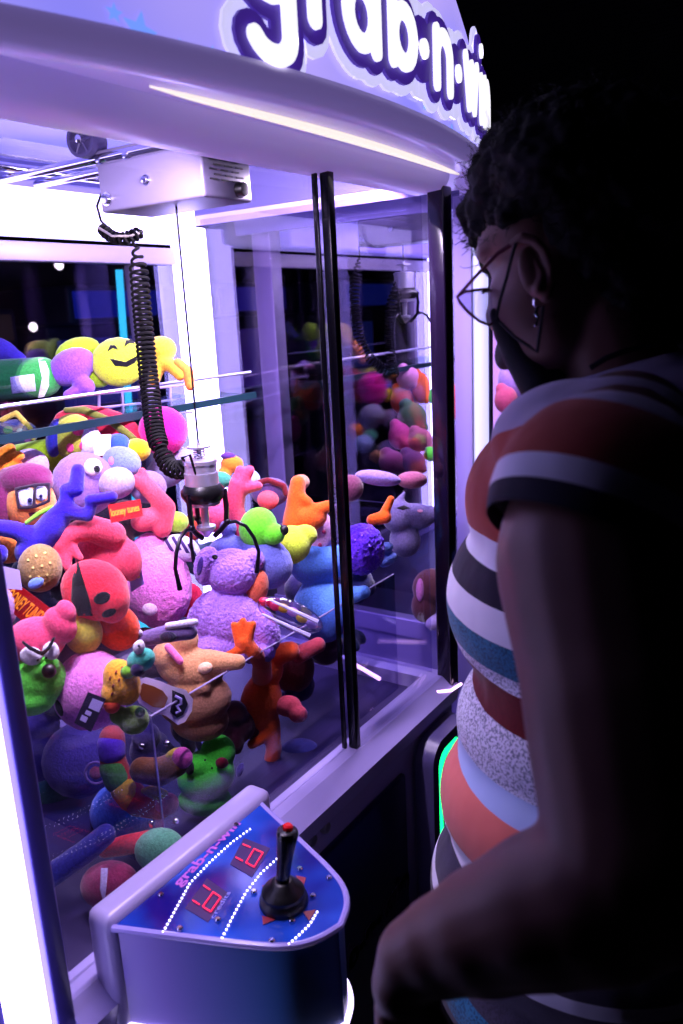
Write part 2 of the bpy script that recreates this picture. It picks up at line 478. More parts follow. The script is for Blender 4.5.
    bm = bmesh.new(); box(bm, .50, 1.405, 1.30, 1.385, 1.765, 1.845, .01); obj('light_box', bm, ILLUM if not second else emit((.52,.46,.85), .55), bf)
    bm = bmesh.new(); box(bm, .50, 1.405, 1.362, 1.368, .87, 1.72); obj('window_pane', bm, glass((.75,.75,.9), .9), bf, smooth=False)
    bm = bmesh.new(); box(bm, .50, 1.40, 1.17, 1.345, 1.425, 1.431); sh = obj('glass_shelf', bm, glass((.8,.9,.9), .7), g, smooth=False)
    bm = bmesh.new(); box(bm, .50, 1.40, 1.163, 1.172, 1.420, 1.434); obj('shelf_edge', bm, mat((.08,.18,.22), .3), sh, smooth=False)
    bm = bmesh.new(); cyl(bm, (.50,1.175,1.478), (1.40,1.175,1.478), .0035, 8); obj('shelf_rail', bm, steel, sh)
    # --- panes
    bm = bmesh.new(); box(bm, .455, 1.125, .758, .763, .815, 1.815); gd = obj('sliding_pane', bm, pane, g, smooth=False)
    bm = bmesh.new(); box(bm, 1.10, 1.445, .744, .749, .815, 1.815); g2 = obj('sliding_pane', bm, pane, g, smooth=False)
    bm = bmesh.new(); box(bm, 1.100, 1.116, .738, .755, .815, 1.815, .002); obj('pane_edge', bm, mat((.03,.025,.06), .2, .3), g2)
    bm = bmesh.new(); box(bm, 1.092, 1.097, .756, .765, .815, 1.815, .001); obj('pane_edge', bm, mat((.03,.025,.06), .2, .3), gd)
    bm = bmesh.new(); box(bm, 1.452, 1.457, .765, 1.335, .815, 1.82); obj('side_pane', bm, glass((.88,.84,.97), .38, base=.10), g, smooth=False)
    bm = bmesh.new(); box(bm, .456, .461, .775, 1.335, .815, 1.82); obj('side_pane', bm, pane, g, smooth=False)
    # --- prize chute guard
    bm = bmesh.new(); box(bm, .70, 1.40, .820, .825, .787, 1.050); box(bm, .70, .705, .825, 1.33, .787, 1.050)
    ch = obj('chute_guard', bm, acryl, g, smooth=False)
    bm = bmesh.new(); tube(bm, [(1.40,.8225,1.052), (.7025,.8225,1.052), (.7025,1.33,1.052)], .0016, 6); tube(bm, [(.7025,.8225,.79), (.7025,.8225,1.05)], .0014, 6)
    obj('guard_edge', bm, mat((.70,.66,.85), .2, .3), ch)
    bm = bmesh.new()
    bm.free()
    for z in (.87, 1.0):
        bm = bmesh.new(); lathe(bm, (.722, .8195, z), [(.005, 0), (.005, .003), (.003, .006), (0, .006)], 12, (0,-1,0)); obj('guard_screw', bm, chrome, ch)
        bm = bmesh.new(); lathe(bm, (.6995, .845, z), [(.005, 0), (.005, .003), (0, .005)], 12, (-1,0,0)); obj('guard_screw', bm, chrome, ch)
    # --- canopy
    P = plan_pts(); Pin = plan_pts(-.012)
    bm = bmesh.new()
    # soffit: lip, underside stepping up then down to the glass frame
    lipL = [(0, 1.850), (.0, 1.872), (.012, 1.872)]
    def ring(off, z): return [bm.verts.new((p.x, p.y, z)) for p in plan_pts(-off)]
    rs = [ring(.014, 1.860), ring(0, 1.856), ring(-.004, 1.842), ring(0, 1.828), ring(.012, 1.823), ring(.035, 1.828)]
    n = len(rs[0])
    for A, B in zip(rs, rs[1:]):
        for k in range(n): bm.faces.new((A[k], A[(k+1)%n], B[(k+1)%n], B[k]))
    # underside: from the last ring in to a straight frame line
    last = rs[-1]
    def inner(p, y, z): 
        return Vector((min(max(p.co.x, .40), 1.46), y if p.co.y < y else min(p.co.y, BY1-.02), z))
    i1 = [bm.verts.new(inner(v, .705, 1.845)) for v in last]
    i2 = [bm.verts.new(inner(v, .708, 1.828)) for v in last]
    i3 = [bm.verts.new(inner(v, .718, 1.812)) for v in last]
    i4 = [bm.verts.new(inner(v, .775, 1.808)) for v in last]
    for A, B in ((last, i1), (i1, i2), (i2, i3), (i3, i4)):
        for k in range(n): bm.faces.new((A[k], A[(k+1)%n], B[(k+1)%n], B[k]))
    if second:
        bm.free(); bm = bmesh.new(); box(bm, .38, 1.46, .70, .77, 1.812, 1.90, .01)
    can = obj('canopy', bm, SOFFIT_GLOW, g, sharp=60)
    bm = bmesh.new()
    box(bm, .40, 1.46, .775, BY1-.01, 1.955, 1.965); box(bm, .40, .415, .775, BY1, 1.80, 1.96); box(bm, 1.445, 1.46, .775, BY1, 1.83, 1.96); box(bm, .40, 1.46, BY1-.02, BY1, 1.84, 1.96); box(bm, .40, 1.46, .768, .776, 1.812, 1.96)
    obj('canopy_ceiling', bm, mat((.40,.38,.58), .6), can, smooth=False)
    if not second:
        # glowing strip that paints the bright reflected streak on the soffit
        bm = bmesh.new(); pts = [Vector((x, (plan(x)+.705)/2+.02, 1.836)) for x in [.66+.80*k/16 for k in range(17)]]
        tube(bm, pts, [.001+.008*abs(math.sin(PI*k/16))**.5 for k in range(17)], 8); obj('soffit_streak', bm, emit((1.0,.95,.88), .95), can)
        # lit sign face with arched top
        bm = bmesh.new(); rows = []; Q = plan_pts(-.014)
        for j in range(9):
            t = j/8; row = []
            for p in Q:
                zt = ztop(p.x)
                lean = .10*(t**3)
                c = Vector((.95, 1.05)); d = (c-p).normalized()*lean
                row.append(bm.verts.new((p.x+d.x, p.y+d.y, 1.856+(zt-1.856)*math.sin(t*PI/2))))
            rows.append(row)
        for A, B in zip(rows, rows[1:]):
            for k in range(n): bm.faces.new((A[k], A[(k+1)%n], B[(k+1)%n], B[k]))
        bm.faces.new(rows[-1])
        sg = obj('sign_face', bm, SIGN, can, sharp=70)
        sc = .092; u0 = .71; usc = (1.485-.71)/(LW*sc)
        def mp(o0):
            def f(u, v, o):
                uu = u0+u*usc; q = surf(uu, 1.892+v+max(0,.9-uu)*.10, -.014+o0+o); return q
            return f
        bm = bmesh.new(); build_letters(bm, mp(.002), .40, sc, .004, .44); obj('sign_letter_shade', bm, emit((.84,.82,1.0), .9), sg, smooth=False)
        bm = bmesh.new(); build_letters(bm, mp(.007), .27, sc, .005, .34); obj('sign_letter_outline', bm, emit((.27,.15,.60), .6), sg, smooth=False)
        for li in range(len(LET)): bm = bmesh.new(); build_letters(bm, mp(.013), .115, sc, .004, .19, li); obj('sign_letter', bm, emit((.97,.96,1.0), 1.15), sg, smooth=False)
        # printed stars
        bm = bmesh.new()
        for (u, v, r, a) in [(onY(x_, y_, .585).x, onY(x_, y_, .585).z+.02, r_, a_) for x_, y_, r_, a_ in ((150,27,.019,.2), (110,27,.014,.5), (72,19,.010,0), (186,47,.010,.9), (210,53,.009,.4), (128,6,.009,.1), (345,78,.008,.7), (415,108,.008,.1), (452,128,.008,.5))]:
            bm = bmesh.new(); cv = bm.verts.new(surf(u, v-.02, -.0122)); ring_ = []
            for k in range(10):
                rr_ = r if k % 2 == 0 else r*.45; t = a+2*PI*k/10
                ring_.append(bm.verts.new(surf(u+rr_*math.sin(t), v-.02+rr_*math.cos(t), -.0122)))
            for k in range(10): bm.faces.new((cv, ring_[k], ring_[(k+1)%10]))
            obj('printed_star', bm, emit((.45,.60,1.0), 1.0), sg, smooth=False)
    bm = bmesh.new(); cyl(bm, (1.345, .834, .83), (1.39, .94, .83), .0045, 10); obj('reflected_strip', bm, emit((1.0,.78,1.0), 3), g)  # glowing rod in place of an LED line reflected in the glass
    bm = bmesh.new(); tube(bm, [(1.395,.722,.803), (1.43,.706,.795), (1.468,.700,.795)], .0032, 8); obj('sill_light', bm, emit((1.0,.80,1.0), 3), g)
    # --- gantry
    bxX, bxY = (claw[0]-.043, claw[1]-.098) if not second else (.666, .985)
    rails = bmesh.new()
    for x, z, r in ((bxX+.015, 1.846, .007), (bxX+.09, 1.846, .007)): cyl(rails, (x, .79, z), (x, 1.29, z), r, 14)
    gr = obj('gantry_rail', rails, chrome, g)
    rails = bmesh.new()
    for y, z in ((.80, 1.865), (1.27, 1.865)): cyl(rails, (.44, y, z), (1.44, y, z), .008, 14)
    cyl(rails, (.44, 1.10, 1.90), (1.44, 1.10, 1.90), .005, 10); box(rails, .44, 1.44, 1.22, 1.25, 1.875, 1.90)
    obj('gantry_rail', rails, chrome, g)
    bm = bmesh.new(); box(bm, bxX, bxX+.105, bxY, bxY+.215, 1.765, 1.835, .004); box(bm, bxX+.015, bxX+.105, bxY+.0, bxY+.235, 1.835, 1.858, .003)
    cb = obj('carriage_box', bm, mat((.36,.34,.43), .4), g)
    bm = bmesh.new()
    for j in range(7):
        for i in range(3): 
            x = bxX+.014+i*.024+(j%2)*.009; z = 1.828-j*.0065; box(bm, x, x+.015, bxY-.0012, bxY+.002, z, z+.0024)
    obj('vent_slots', bm, black, cb, smooth=False)
    bm = bmesh.new(); lathe(bm, (bxX+.075, bxY, 1.780), [(.011, 0), (.011, .004), (.009, .012), (0, .013)], 18, (0,-1,0)); obj('knob', bm, black, cb)
    for y, z, r in ((bxY+.198, 1.783, .007), (bxY+.11, 1.80, .005), (bxY+.16, 1.842, .005), (bxY+.22, 1.844, .005)):
        bm = bmesh.new(); lathe(bm, (bxX+(.015 if z > 1.83 else 0), y, z), [(r*1.5, 0), (r*1.5, .003), (r, .003), (r, .008), (0, .009)], 12, (-1,0,0)); obj('bolt', bm, chrome, cb)
    bm = bmesh.new(); pc = Vector((bxX-.002, bxY+.235, 1.872)); ax = Vector((-1, -.15, 0)).normalized()
    lathe(bm, pc, [(.004,-.035), (.017,-.035), (.019,-.03), (.019,-.004), (.026,-.004), (.026,.008), (.021,.008), (.021,.001), (.006,.001), (.006,.010), (0,.010)], 28, ax)
    u_, v_ = frame_of(ax)
    for k in range(6):
        a = 2*PI*k/6; d = u_*math.cos(a)+v_*math.sin(a); cyl(bm, pc+ax*.006+d*.005, pc+ax*.006+d*.022, .0018, 6)
    pu = obj('pulley', bm, mat((.13,.11,.24), .5), cb)
    bm = bmesh.new(); lathe(bm, pc+ax*.008, [(.006,0), (.006,.004), (.003,.006), (0,.006)], 14, ax); obj('pulley_bolt', bm, chrome, cb)
    # --- claw head
    X, Y, zc = claw; cx_ = Vector((X, Y, zc))
    bm = bmesh.new(); cyl(bm, (X, Y, zc+.05), (X, Y, 1.765), .0016, 8); obj('hoist_cable', bm, black, g)
    bm = bmesh.new(); lathe(bm, (X, Y, zc), [(.003,.062), (.003,.055), (.019,.055), (.019,.052), (.004,.050), (.004,.036), (.022,.034), (.0275,.032), (.0275,.026), (.026,.026), (.026,.012), (.0275,.012), (.0275,-.008), (.020,-.010), (0,-.010)], 32)
    hx = []
    for k in range(49): a = 2*PI*k/12; hx.append((X+.009*math.cos(a), Y+.009*math.sin(a), zc+.036+.015*k/48))
    tube(bm, hx, .0011, 5)
    lathe(bm, (X, Y, zc), [(0,-.034), (.027,-.034), (.028,-.038), (.027,-.042), (.007,-.044), (.006,-.078), (.016,-.079), (.016,-.084), (.012,-.088), (.004,-.098), (0,-.10)], 28)
    ck = obj('claw', bm, mat((.80,.79,.86), .34, .75), g)
    bm = bmesh.new(); lathe(bm, (X, Y, zc), [(.0,-.008), (.029,-.008), (.036,-.018), (.036,-.026), (.030,-.036), (0,-.036)], 24); obj('coil_housing', bm, black, ck)
    for ph in (184, 64, -56):
        a = math.radians(ph); d = Vector((math.cos(a), math.sin(a), 0)); bm = bmesh.new()
        def q(r, z): return cx_+d*r+Vector((0,0,z))
        sp = 1.0 if not second else .92
        tube(bm, [q(.034,-.018), q(.037,-.045), q(.034,-.075)], .0042, 8)
        tube(bm, [q(.012,-.098), q(.024,-.088), q(.036,-.074)], .0045, 8)
        tube(bm, [q(.034,-.076), q(.050*sp,-.074), q(.066*sp,-.083), q(.078*sp,-.104), q(.084*sp,-.128), q(.080*sp,-.152), q(.078*sp,-.165)], [.0032,.0032,.0032,.0032,.0032,.0036,.0042], 8)
        ball(bm, q(.036,-.074), (.006,.006,.006)); box(bm, -.004, .004, -.002, .002, -.055, -.018, 0, Matrix.Translation(q(.036, 0)))
        obj('claw_prong', bm, mat((.05,.05,.10), .3, .4), ck)
    # --- coiled cord
    bm = bmesh.new()
    p0 = Vector((bxX-.004, bxY+.198, 1.783))
    if not second:
        kn = W(110, 232, 1.40)
        loop = [p0, W(102, 192, 1.40), W(97, 206, 1.40), W(101, 221, 1.40), W(108, 228, 1.40)]
        tube(bm, loop, .0022, 8)
        spiral(bm, [W(101,226,1.40), W(108,234,1.395), W(120,239,1.39), W(132,236,1.39), W(142,232,1.40)], 11, .0085, .0034)
        spiral(bm, [W(141,232,1.40), W(135,242,1.40), W(138,262,1.40), W(143,320,1.39), W(149,380,1.38), W(155,430,1.36), W(163,456,1.34)], 46, .0150, .0027, pw=.72)
        spiral(bm, [W(161,450,1.345), W(169,466,1.335), W(182,470,1.325), W(190,462,1.32)], 11, .0140, .0028)
        tube(bm, [W(188,464,1.32), W(182,458,1.28), W(190,455,1.27), cx_+Vector((-.022,-.01,.012))], .0022, 6)
    else:
        a = p0+Vector((-.01,.005,-.04)); 
        tube(bm, [p0, p0+Vector((-.02,0,-.02)), a], .002, 6)
        spiral(bm, [a, a+Vector((-.02,.01,-.12)), a+Vector((-.01,-.01,-.25)), a+Vector((.05,-.06,-.32)), cx_+Vector((-.05,.02,-.19)), cx_+Vector((-.045,.02,-.08)), cx_+Vector((-.03,.01,.01))], 62, .013, .0024)
    obj('coiled_cord', bm, rubber, g)
    if not second:
        bm = bmesh.new(); tube(bm, [W(99,228,1.385), W(112,236,1.375), W(130,236,1.38), W(142,232,1.39)], .0022, 6); obj('cable_tie', bm, mat((.6,.58,.55), .5), g)
    # --- console
    bm = bmesh.new()
    box(bm, .497, .812, .700, .745, .50, .912, .013)
    con = obj('console_bezel', bm, mat((.66,.62,.80), .3), g)
    def cpoly(s=0):
        # plan of the console: wide at the cabinet, tapering to a rounded nose
        L = [(.504,.702),(.540,.610),(.572,.530),(.590,.498),(.614,.478),(.644,.468)]
        P = [Vector((x+s, y+s*.7)) for x, y in L]
        return P+[Vector((1.290-p.x, p.y)) for p in P[::-1]]
    def smooth_poly(P, it=2):
        for _ in range(it):
            Q = [P[0]]
            for a, b in zip(P, P[1:]): Q += [a.lerp(b, .25), a.lerp(b, .75)]
            Q.append(P[-1]); P = Q
        return P
    bm = bmesh.new(); prism(bm, [(p.x, p.y) for p in smooth_poly(cpoly(.004))], .757, .894)
    def cm(nt, p):
        tc = nt.nodes.new('ShaderNodeTexCoord'); sx = nt.nodes.new('ShaderNodeSeparateXYZ'); nt.links.new(tc.outputs['Object'], sx.inputs[0])
        cr = nt.nodes.new('ShaderNodeValToRGB'); mr = nt.nodes.new('ShaderNodeMapRange')
        mr.inputs['From Min'].default_value = .505-.92; mr.inputs['From Max'].default_value = .70-.92
        nt.links.new(sx.outputs[0], mr.inputs[0]); nt.links.new(mr.outputs[0], cr.inputs[0]); nt.links.new(cr.outputs[0], p.inputs['Base Color'])
        e = cr.color_ramp.elements; e[0].position = .12; e[0].color = (*lin((.55,.48,.80)), 1); e[1].position = .4; e[1].color = (*lin((.32,.56,.82)), 1)
        x = e.new(.9); x.color = (*lin((.30,.26,.52)), 1)
    obj('console_housing', bm, ramp_mat(cm, .35, key='console'), con)
    P = smooth_poly(cpoly(0)); bm = bmesh.new(); tube(bm, [Vector((p.x, p.y, .898)) for p in P], .0045, 8); obj('console_rim', bm, mat((.62,.58,.85), .25), con)
    bm = bmesh.new(); tube(bm, [Vector((p.x, p.y, .752)) for p in smooth_poly(cpoly(.002))], .0045, 8); obj('console_glow_strip', bm, emit((.85,.78,1.0), 3), con)
    bm = bmesh.new(); prism(bm, [(p.x, p.y) for p in smooth_poly(cpoly(.003))], .894, .9005)
    def pm(nt, p):
        tc = nt.nodes.new('ShaderNodeTexCoord'); n = nt.nodes.new('ShaderNodeTexNoise'); n.inputs['Scale'].default_value = 9; n.inputs['Detail'].default_value = 2
        nt.links.new(tc.outputs['Object'], n.inputs[0]); cr = nt.nodes.new('ShaderNodeValToRGB'); e = cr.color_ramp.elements
        e[0].position = .38; e[0].color = (*lin((.06,.05,.42)), 1); e[1].position = .66; e[1].color = (*lin((.12,.30,.74)), 1)
        nt.links.new(n.outputs['Fac'], cr.inputs[0]); nt.links.new(cr.outputs[0], p.inputs['Base Color'])
        nt.links.new(cr.outputs[0], p.inputs['Emission Color']); p.inputs['Emission Strength'].default_value = .22
    plate = obj('control_plate', bm, ramp_mat(pm, .12, key='plate'), con, sharp=30)
    zt = .9005
    if not second:
        # running light strips traced on the plate
        for nm, pts, n in (('chase_light', [(163,932),(178,905),(190,883),(210,862),(232,842),(250,829)], 34), ('chase_light', [(222,938),(232,918),(246,892),(262,872),(280,856)], 24), ('chase_light', [(289,944),(300,934),(310,924),(317,912)], 11)):
            bm = bmesh.new(); Q = [onZ(x, y, zt+.0012) for x, y in pts]; L = [0]
            for a, b in zip(Q, Q[1:]): L.append(L[-1]+(b-a).length)
            for k in range(n):
                s = L[-1]*k/(n-1); j = 0
                while j < len(L)-2 and L[j+1] < s: j += 1
                p = Q[j].lerp(Q[j+1], (s-L[j])/(L[j+1]-L[j])); ball(bm, p, (.0013,.0013,.0011), None, 8, 6)
            obj(nm, bm, emit((.92,.88,1.0), 5), con)
        # displays
        for (qx, qy, dig) in (((185,908),(207,878),(228,893),(208,922)), 0, '1'), (((230,864),(244,838),(270,848),(252,877)), 0, '1'):
            pts = [onZ(x, y, zt+.0008) for x, y in qx]
            bm = bmesh.new(); slab(bm, pts, .0008); dsp = obj('display', bm, emit((.16,.05,.30), .5), con, smooth=False)
            bm = bmesh.new()
            def seg(a, b):
                def bil(u, v): return pts[0].lerp(pts[3], v).lerp(pts[1].lerp(pts[2], v), u)+Vector((0,0,.002))
                cyl(bm, bil(*a), bil(*b), .0009, 5)
            for a, b in (((.25,.1),(.25,.4)), ((.25,.55),(.25,.9)), ((.25,.9),(.5,.9)), ((.5,.9),(.75,.9)), ((.75,.9),(.75,.55)), ((.25,.55),(.5,.55)), ((.5,.55),(.75,.55)), ((.75,.4),(.75,.1))): seg(a, b)
            obj('display_digits', bm, emit((1.0,.15,.30), 1.3), dsp)
        bm = bmesh.new()
        for x, y in ((236,826),(161,896),(180,930),(272,942),(254,893),(313,897),(329,879),(292,922),(218,921),(300,870)):
            p = onZ(x, y, zt); bm = bmesh.new(); lathe(bm, p, [(.004,0),(.004,.003),(.0025,.0045),(0,.0045)], 12); obj('plate_screw', bm, chrome, con)
        # lettering
        def ztext(s, a, b, hgt, off=0):
            A = onZ(*a, zt+.0008); B = onZ(*b, zt+.0008); me = text_mesh(s, 1, .01, off); xs = [v.co.x for v in me.vertices]; w = max(xs)-min(xs)
            d = (B-A); L = d.length; d.normalize(); u = Vector((-d.y, d.x, 0)); k = L/w
            for v in me.vertices: c = v.co.copy(); v.co = (A+B)/2 + d*c.x*k + u*c.y*hgt + Vector((0,0,c.z*.02))
            return me
        obj_me('console_lettering', ztext('grab-n-win', (176,885), (238,822), .020, .02), mat((.75,.40,.80), .4), con, smooth=False)
        obj_me('console_lettering', ztext('credits', (212,918), (229,892), .009), mat((.60,.62,.95), .4), con, smooth=False)
        # arrows round the stick
        for t in (((262,886),(274,884),(268,896)), ((262,916),(276,920),(263,925)), ((303,912),(316,910),(309,921)), ((296,876),(306,878),(303,888))):
            bm = bmesh.new(); vs = [onZ(x, y, zt+.0007) for x, y in t]; A = [bm.verts.new(v) for v in vs]; B = [bm.verts.new(v+Vector((0,0,.0008))) for v in vs]
            bm.faces.new(A); bm.faces.new(B)
            for k in range(3): bm.faces.new((A[k], A[(k+1)%3], B[(k+1)%3], B[k]))
            obj('arrow_mark', bm, mat((.55,.08,.16), .4), con, smooth=False)
        j = onZ(284, 903, zt)
        bm = bmesh.new(); lathe(bm, j, [(.029,0), (.030,.003), (.0295,.008), (.027,.012), (.026,.014), (.0265,.018), (.0225,.023), (.016,.027), (.0125,.032), (.009,.033), (0,.033)], 32)
        obj('joystick_base', bm, mat((.02,.018,.035), .4), con)
        bm = bmesh.new(); ax = Vector((.13,-.10,1)); lathe(bm, j+Vector((0,0,.030)), [(.006,0), (.0085,.004), (.0085,.010), (.0095,.030), (.0125,.058), (.0135,.065), (.0125,.070), (.008,.072), (.006,.072), (0,.072)], 28, ax)
        obj('joystick_grip', bm, mat((.02,.018,.03), .25), con)
        bm = bmesh.new(); lathe(bm, j+Vector((0,0,.030))+ax.normalized()*.071, [(.006,0), (.006,.005), (.004,.007), (0,.0072)], 18, ax); obj('joystick_button', bm, mat((.85,.05,.08), .25), con)
    if dx:
        root.location.x += dx
    return root
m1 = machine(0, (.938, .908, 1.345), 'white claw machine with a joystick console in the foreground, lit lettering on its canopy')
m2 = machine(1.25, (.715, 1.09, 1.66), 'second claw machine seen through the glass, its claw raised under the carriage', True)

# ================================================================ PLUSH TOYS
PILE = 'plush toys piled in the claw machine'
def S(X, Y): return 1.0+.60*(Y-.84)+.10*(X-.72)
def dep(x, y, r=0):
    """first depth at which the sight line enters the heap of toys"""
    rd = ray(x, y)/F; d = .6
    while d < 2.4:
        p = EYE+rd*d
        if p.x > .735 and p.y > .845 and p.z < S(p.x, p.y): break
        if p.x > 1.42 or p.y > 1.31: break
        d += .004
    return d + r*d/F*.75
def fit_inside(D, prims):
    return D
TOYCOUNT = 0
def toy(name, label, cat, col, prims, D=None, ctr=None, r=25, parts=(), pats=(), voxel=3.0, smooth=5, disp=0, dscale=60, fuzz=.5, mat_=None, group=PILE, sub=None):
    if ctr is None:
        p = prims[0]; ctr = (p[0][0], p[0][1]) if isinstance(p, list) else (p[0], p[1])
    if D is None: D = dep(ctr[0], ctr[1], r)
    if group == PILE:
        while D < 1.95:
            s_ = D/F; ok = True
            for q in prims:
                for (x, y, dz, rr_) in ([(a[0], a[1], a[2], a[3]) for a in q] if isinstance(q, list) else [(q[0], q[1], q[2], (q[3]+q[4])/2)]):
                    P_ = W(x, y, D-dz*s_); R_ = rr_*s_*(.9 if x < 345 else .6); low = P_.z-R_*.5 < 1.05
                    if P_.y-R_ < (.828 if low else (.768 if x < 345 else .752)) or P_.x-R_ < (.708 if low else .50): ok = False
            if ok: break
            D += .01
    me = blobmesh(prims, D, voxel, smooth, disp, dscale)
    base = sum((v.co for v in me.vertices), Vector())/max(1, len(me.vertices)); base.z = min(v.co.z for v in me.vertices)
    g = empty(name, base, label, cat, group)
    sn = Snap(me, D)
    body = obj_me('body', me, mat_ or plush(col, fuzz), g, sharp=0)
    for q in parts:
        nm, c, pr = q[:3]; kw = q[3] if len(q) > 3 else {}
        m2_ = blobmesh(pr, D, kw.get('voxel', 2.5), kw.get('smooth', 4), kw.get('disp', 0))
        mm = kw.get('mat') or plush(c, .4)
        obj_me(nm, m2_, mm, g, sharp=0)
        if kw.get('snap'): sn = Snap(m2_, D)
    for q in pats:
        nm, c, pts = q[:3]; h = q[3] if len(q) > 3 else .0015; mm = q[4] if len(q) > 4 else plush(c, .2)
        bm = bmesh.new(); applique(bm, sn, pts, h); obj(nm, bm, mm, g, sharp=0)
    return g
def flat_tag(name, label, cat, corners, D, th, m, parent=None, group=None):
    """a stiff printed card: corners (px, py, dz px)"""
    s = D/F; P = [W(x, y, D-dz*s) for x, y, dz in corners]
    bm = bmesh.new(); slab(bm, P, th)
    if parent is None:
        c = sum(P, Vector())/len(P); o = obj(name, bm, m, None, smooth=False, loc=c); tag(o, label, cat, group)
    else: o = obj(name, bm, m, parent, smooth=False)
    return o, P
def card_text(s, P, parent, m, name='printed_words', u0=.06, u1=.94, v0=.2, v1=.8, lift=.0016):
    me = text_mesh(s, 1, .01, .012); xs = [v.co.x for v in me.vertices]; ys = [v.co.y for v in me.vertices]
    x0, x1, y0, y1 = min(xs), max(xs), min(ys), max(ys)
    n = (P[1]-P[0]).cross(P[3]-P[0]).normalized()
    if n.dot(EYE-P[0]) < 0: n = -n
    for v in me.vertices:
        u = u0+(u1-u0)*(v.co.x-x0)/(x1-x0); w_ = v1-(v1-v0)*(v.co.y-y0)/(y1-y0)
        v.co = P[0].lerp(P[1], u).lerp(P[3].lerp(P[2], u), w_)+n*(lift+v.co.z*.02)
    return obj_me(name, me, m, parent, smooth=False)
K = (.03,.02,.06); WH = (.92,.90,.98)
CARDW = mat((.9,.88,.95), .4)

# ---- on the glass shelf
SD = 1.56
toy('plush_cylinder', 'green rolled plush with a white patch at the left end of the glass shelf', 'plush toy', (.20,.62,.28),
    [[(-22,382,0,21),(42,377,0,20)]], D=SD, pats=(('white_band', WH, [(38,359),(44,358),(49,370),(49,386),(44,397),(38,398),(42,378)]),('white_patch', (.85,.85,.95), [(10,377),(34,374),(36,391),(12,394)]),), group='plush toys on the glass shelf')
toy('plush_fish', 'purple plush between the green roll and the yellow smiling pillow on the shelf', 'plush toy', (.52,.30,.80),
    [(72,367,0,25,18,18,28), (84,385,4,12,9,9,-30), [(78,390,6,6),(68,395,8,5)]], D=SD, parts=(('fin', (.62,.78,.15), [(78,352,-12,24,15,8,15),(98,378,-12,14,10,8,0)]),), group='plush toys on the glass shelf')
toy('face_pillow', 'round yellow smiling face pillow on the glass shelf', 'pillow', (.80,.88,.22),
    [(119,362,0,28,25,15)], D=SD+.005, pats=(('eye', K, [(107,352),(110,345),(115,345),(119,350),(113,348)]), ('eye', K, [(124,347),(126,340),(131,339),(136,344),(130,343)]), ('mouth', K, [(109,358),(116,363),(126,364),(135,360),(140,354),(135,363),(127,367),(115,366)])), group='plush toys on the glass shelf')
toy('plush_monster', 'yellow plush with orange limbs at the right end of the glass shelf', 'plush toy', (.88,.72,.20),
    [(160,350,0,17,14,13,10), [(160,360,2,8),(172,366,4,7),(180,375,6,6)], [(158,366,2,8),(154,380,3,6)]], D=SD, parts=(('foot', (.92,.52,.20), [[(178,364,5,6),(188,372,5,6),(190,386,6,5)]]),), group='plush toys on the glass shelf')
toy('plush_bird', 'blue and violet plush lying at the left edge behind the green roll on the shelf', 'plush toy', (.35,.28,.75),
    [(0,350,0,22,12,10,-25),(14,357,2,14,8,8,-20)], D=SD+.04, group='plush toys on the glass shelf')
# ---- back of the heap
toy('plush_fish', 'dark patterned plush with a yellow tail under the left of the glass shelf', 'plush toy', (.22,.24,.50),
    [(15,433,0,24,14,12,0)], D=1.50, parts=(('tail', (.70,.62,.25), [[(2,420,6,3),(16,413,6,3),(30,428,6,3),(33,438,6,3)]]),), pats=(('spot', (.2,.6,.4), oval(8,430,5,4)), ('spot', (.5,.7,.8), oval(20,433,4,5)), ('spot', (.6,.3,.7), oval(28,440,4,3))))
toy('plush_cylinder', 'long lime green rolled plush lying behind the maroon haired doll', 'plush toy', (.62,.74,.12), [[(-25,470,0,17),(30,459,0,17),(80,448,0,16)]], D=1.48)
toy('plush_melon', 'red glittery half round plush cushion with a green rim under the shelf', 'plush toy', (.72,.10,.22),
    [(98,432,0,48,26,14,-12),(135,442,2,18,12,10,-30)], D=1.52, parts=(('rim', (.40,.42,.15), [[(146,452,8,4),(130,436,12,4),(112,422,12,4),(84,410,10,4),(66,410,8,3)]]),))
toy('flower_ball', 'round navy and yellow plush ball with pink flowers', 'plush ball', (.66,.66,.22),
    [(74,437,0,22,24,18,10)], D=1.46, parts=(('navy_panel', (.14,.14,.60), [(56,438,4,9,20,14,-8)]), ('white_panel', (.85,.82,.95), [(88,440,3,13,17,12,0)])),
    pats=(('flower', (.95,.30,.50), oval(78,430,6,6)), ('flower', (.90,.25,.50), oval(84,446,5,5)), ('flower', (.95,.30,.55), oval(70,448,4,5))))
toy('plush_ball', 'bright magenta round plush behind the coiled cord', 'plush toy', (.95,.12,.66), [(163,431,0,25,25,20)], D=1.52)
toy('plush_ball', 'small blue plush ball beside the red cushion', 'plush toy', (.18,.32,.85), [(118,446,0,13,13,12)], D=1.46)
toy('plush_ball', 'yellow plush block beside the magenta plush', 'plush toy', (.90,.78,.10), [(137,450,0,14,12,12)], D=1.47)
o, P = flat_tag('paper_tag', 'white printed paper tag standing up in front of the red cushion', 'tag', [(93,435,0),(111,434,0),(110,455,2),(94,456,2)], 1.43, .001, CARDW)
toy('plush_ball', 'pale yellow and white plush lump at the foot of the lit back post', 'plush toy', (.62,.60,.76), [(168,470,0,24,17,15,30),(185,462,0,18,15,14)], D=1.55)
toy('plush_ball', 'pale lilac plush ball left of the raised coral hand', 'plush toy', (.62,.50,.74), [(148,487,0,19,17,15)], D=1.48)
toy('plush_crab', 'orange plush hand at the left edge of the heap', 'plush toy', (.97,.52,.14), [(5,468,0,18,17,14), [(0,455,4,7),(10,449,5,6)], [(10,458,6,6),(20,456,6,5)], [(8,480,4,8),(24,476,4,6)]], D=1.36)
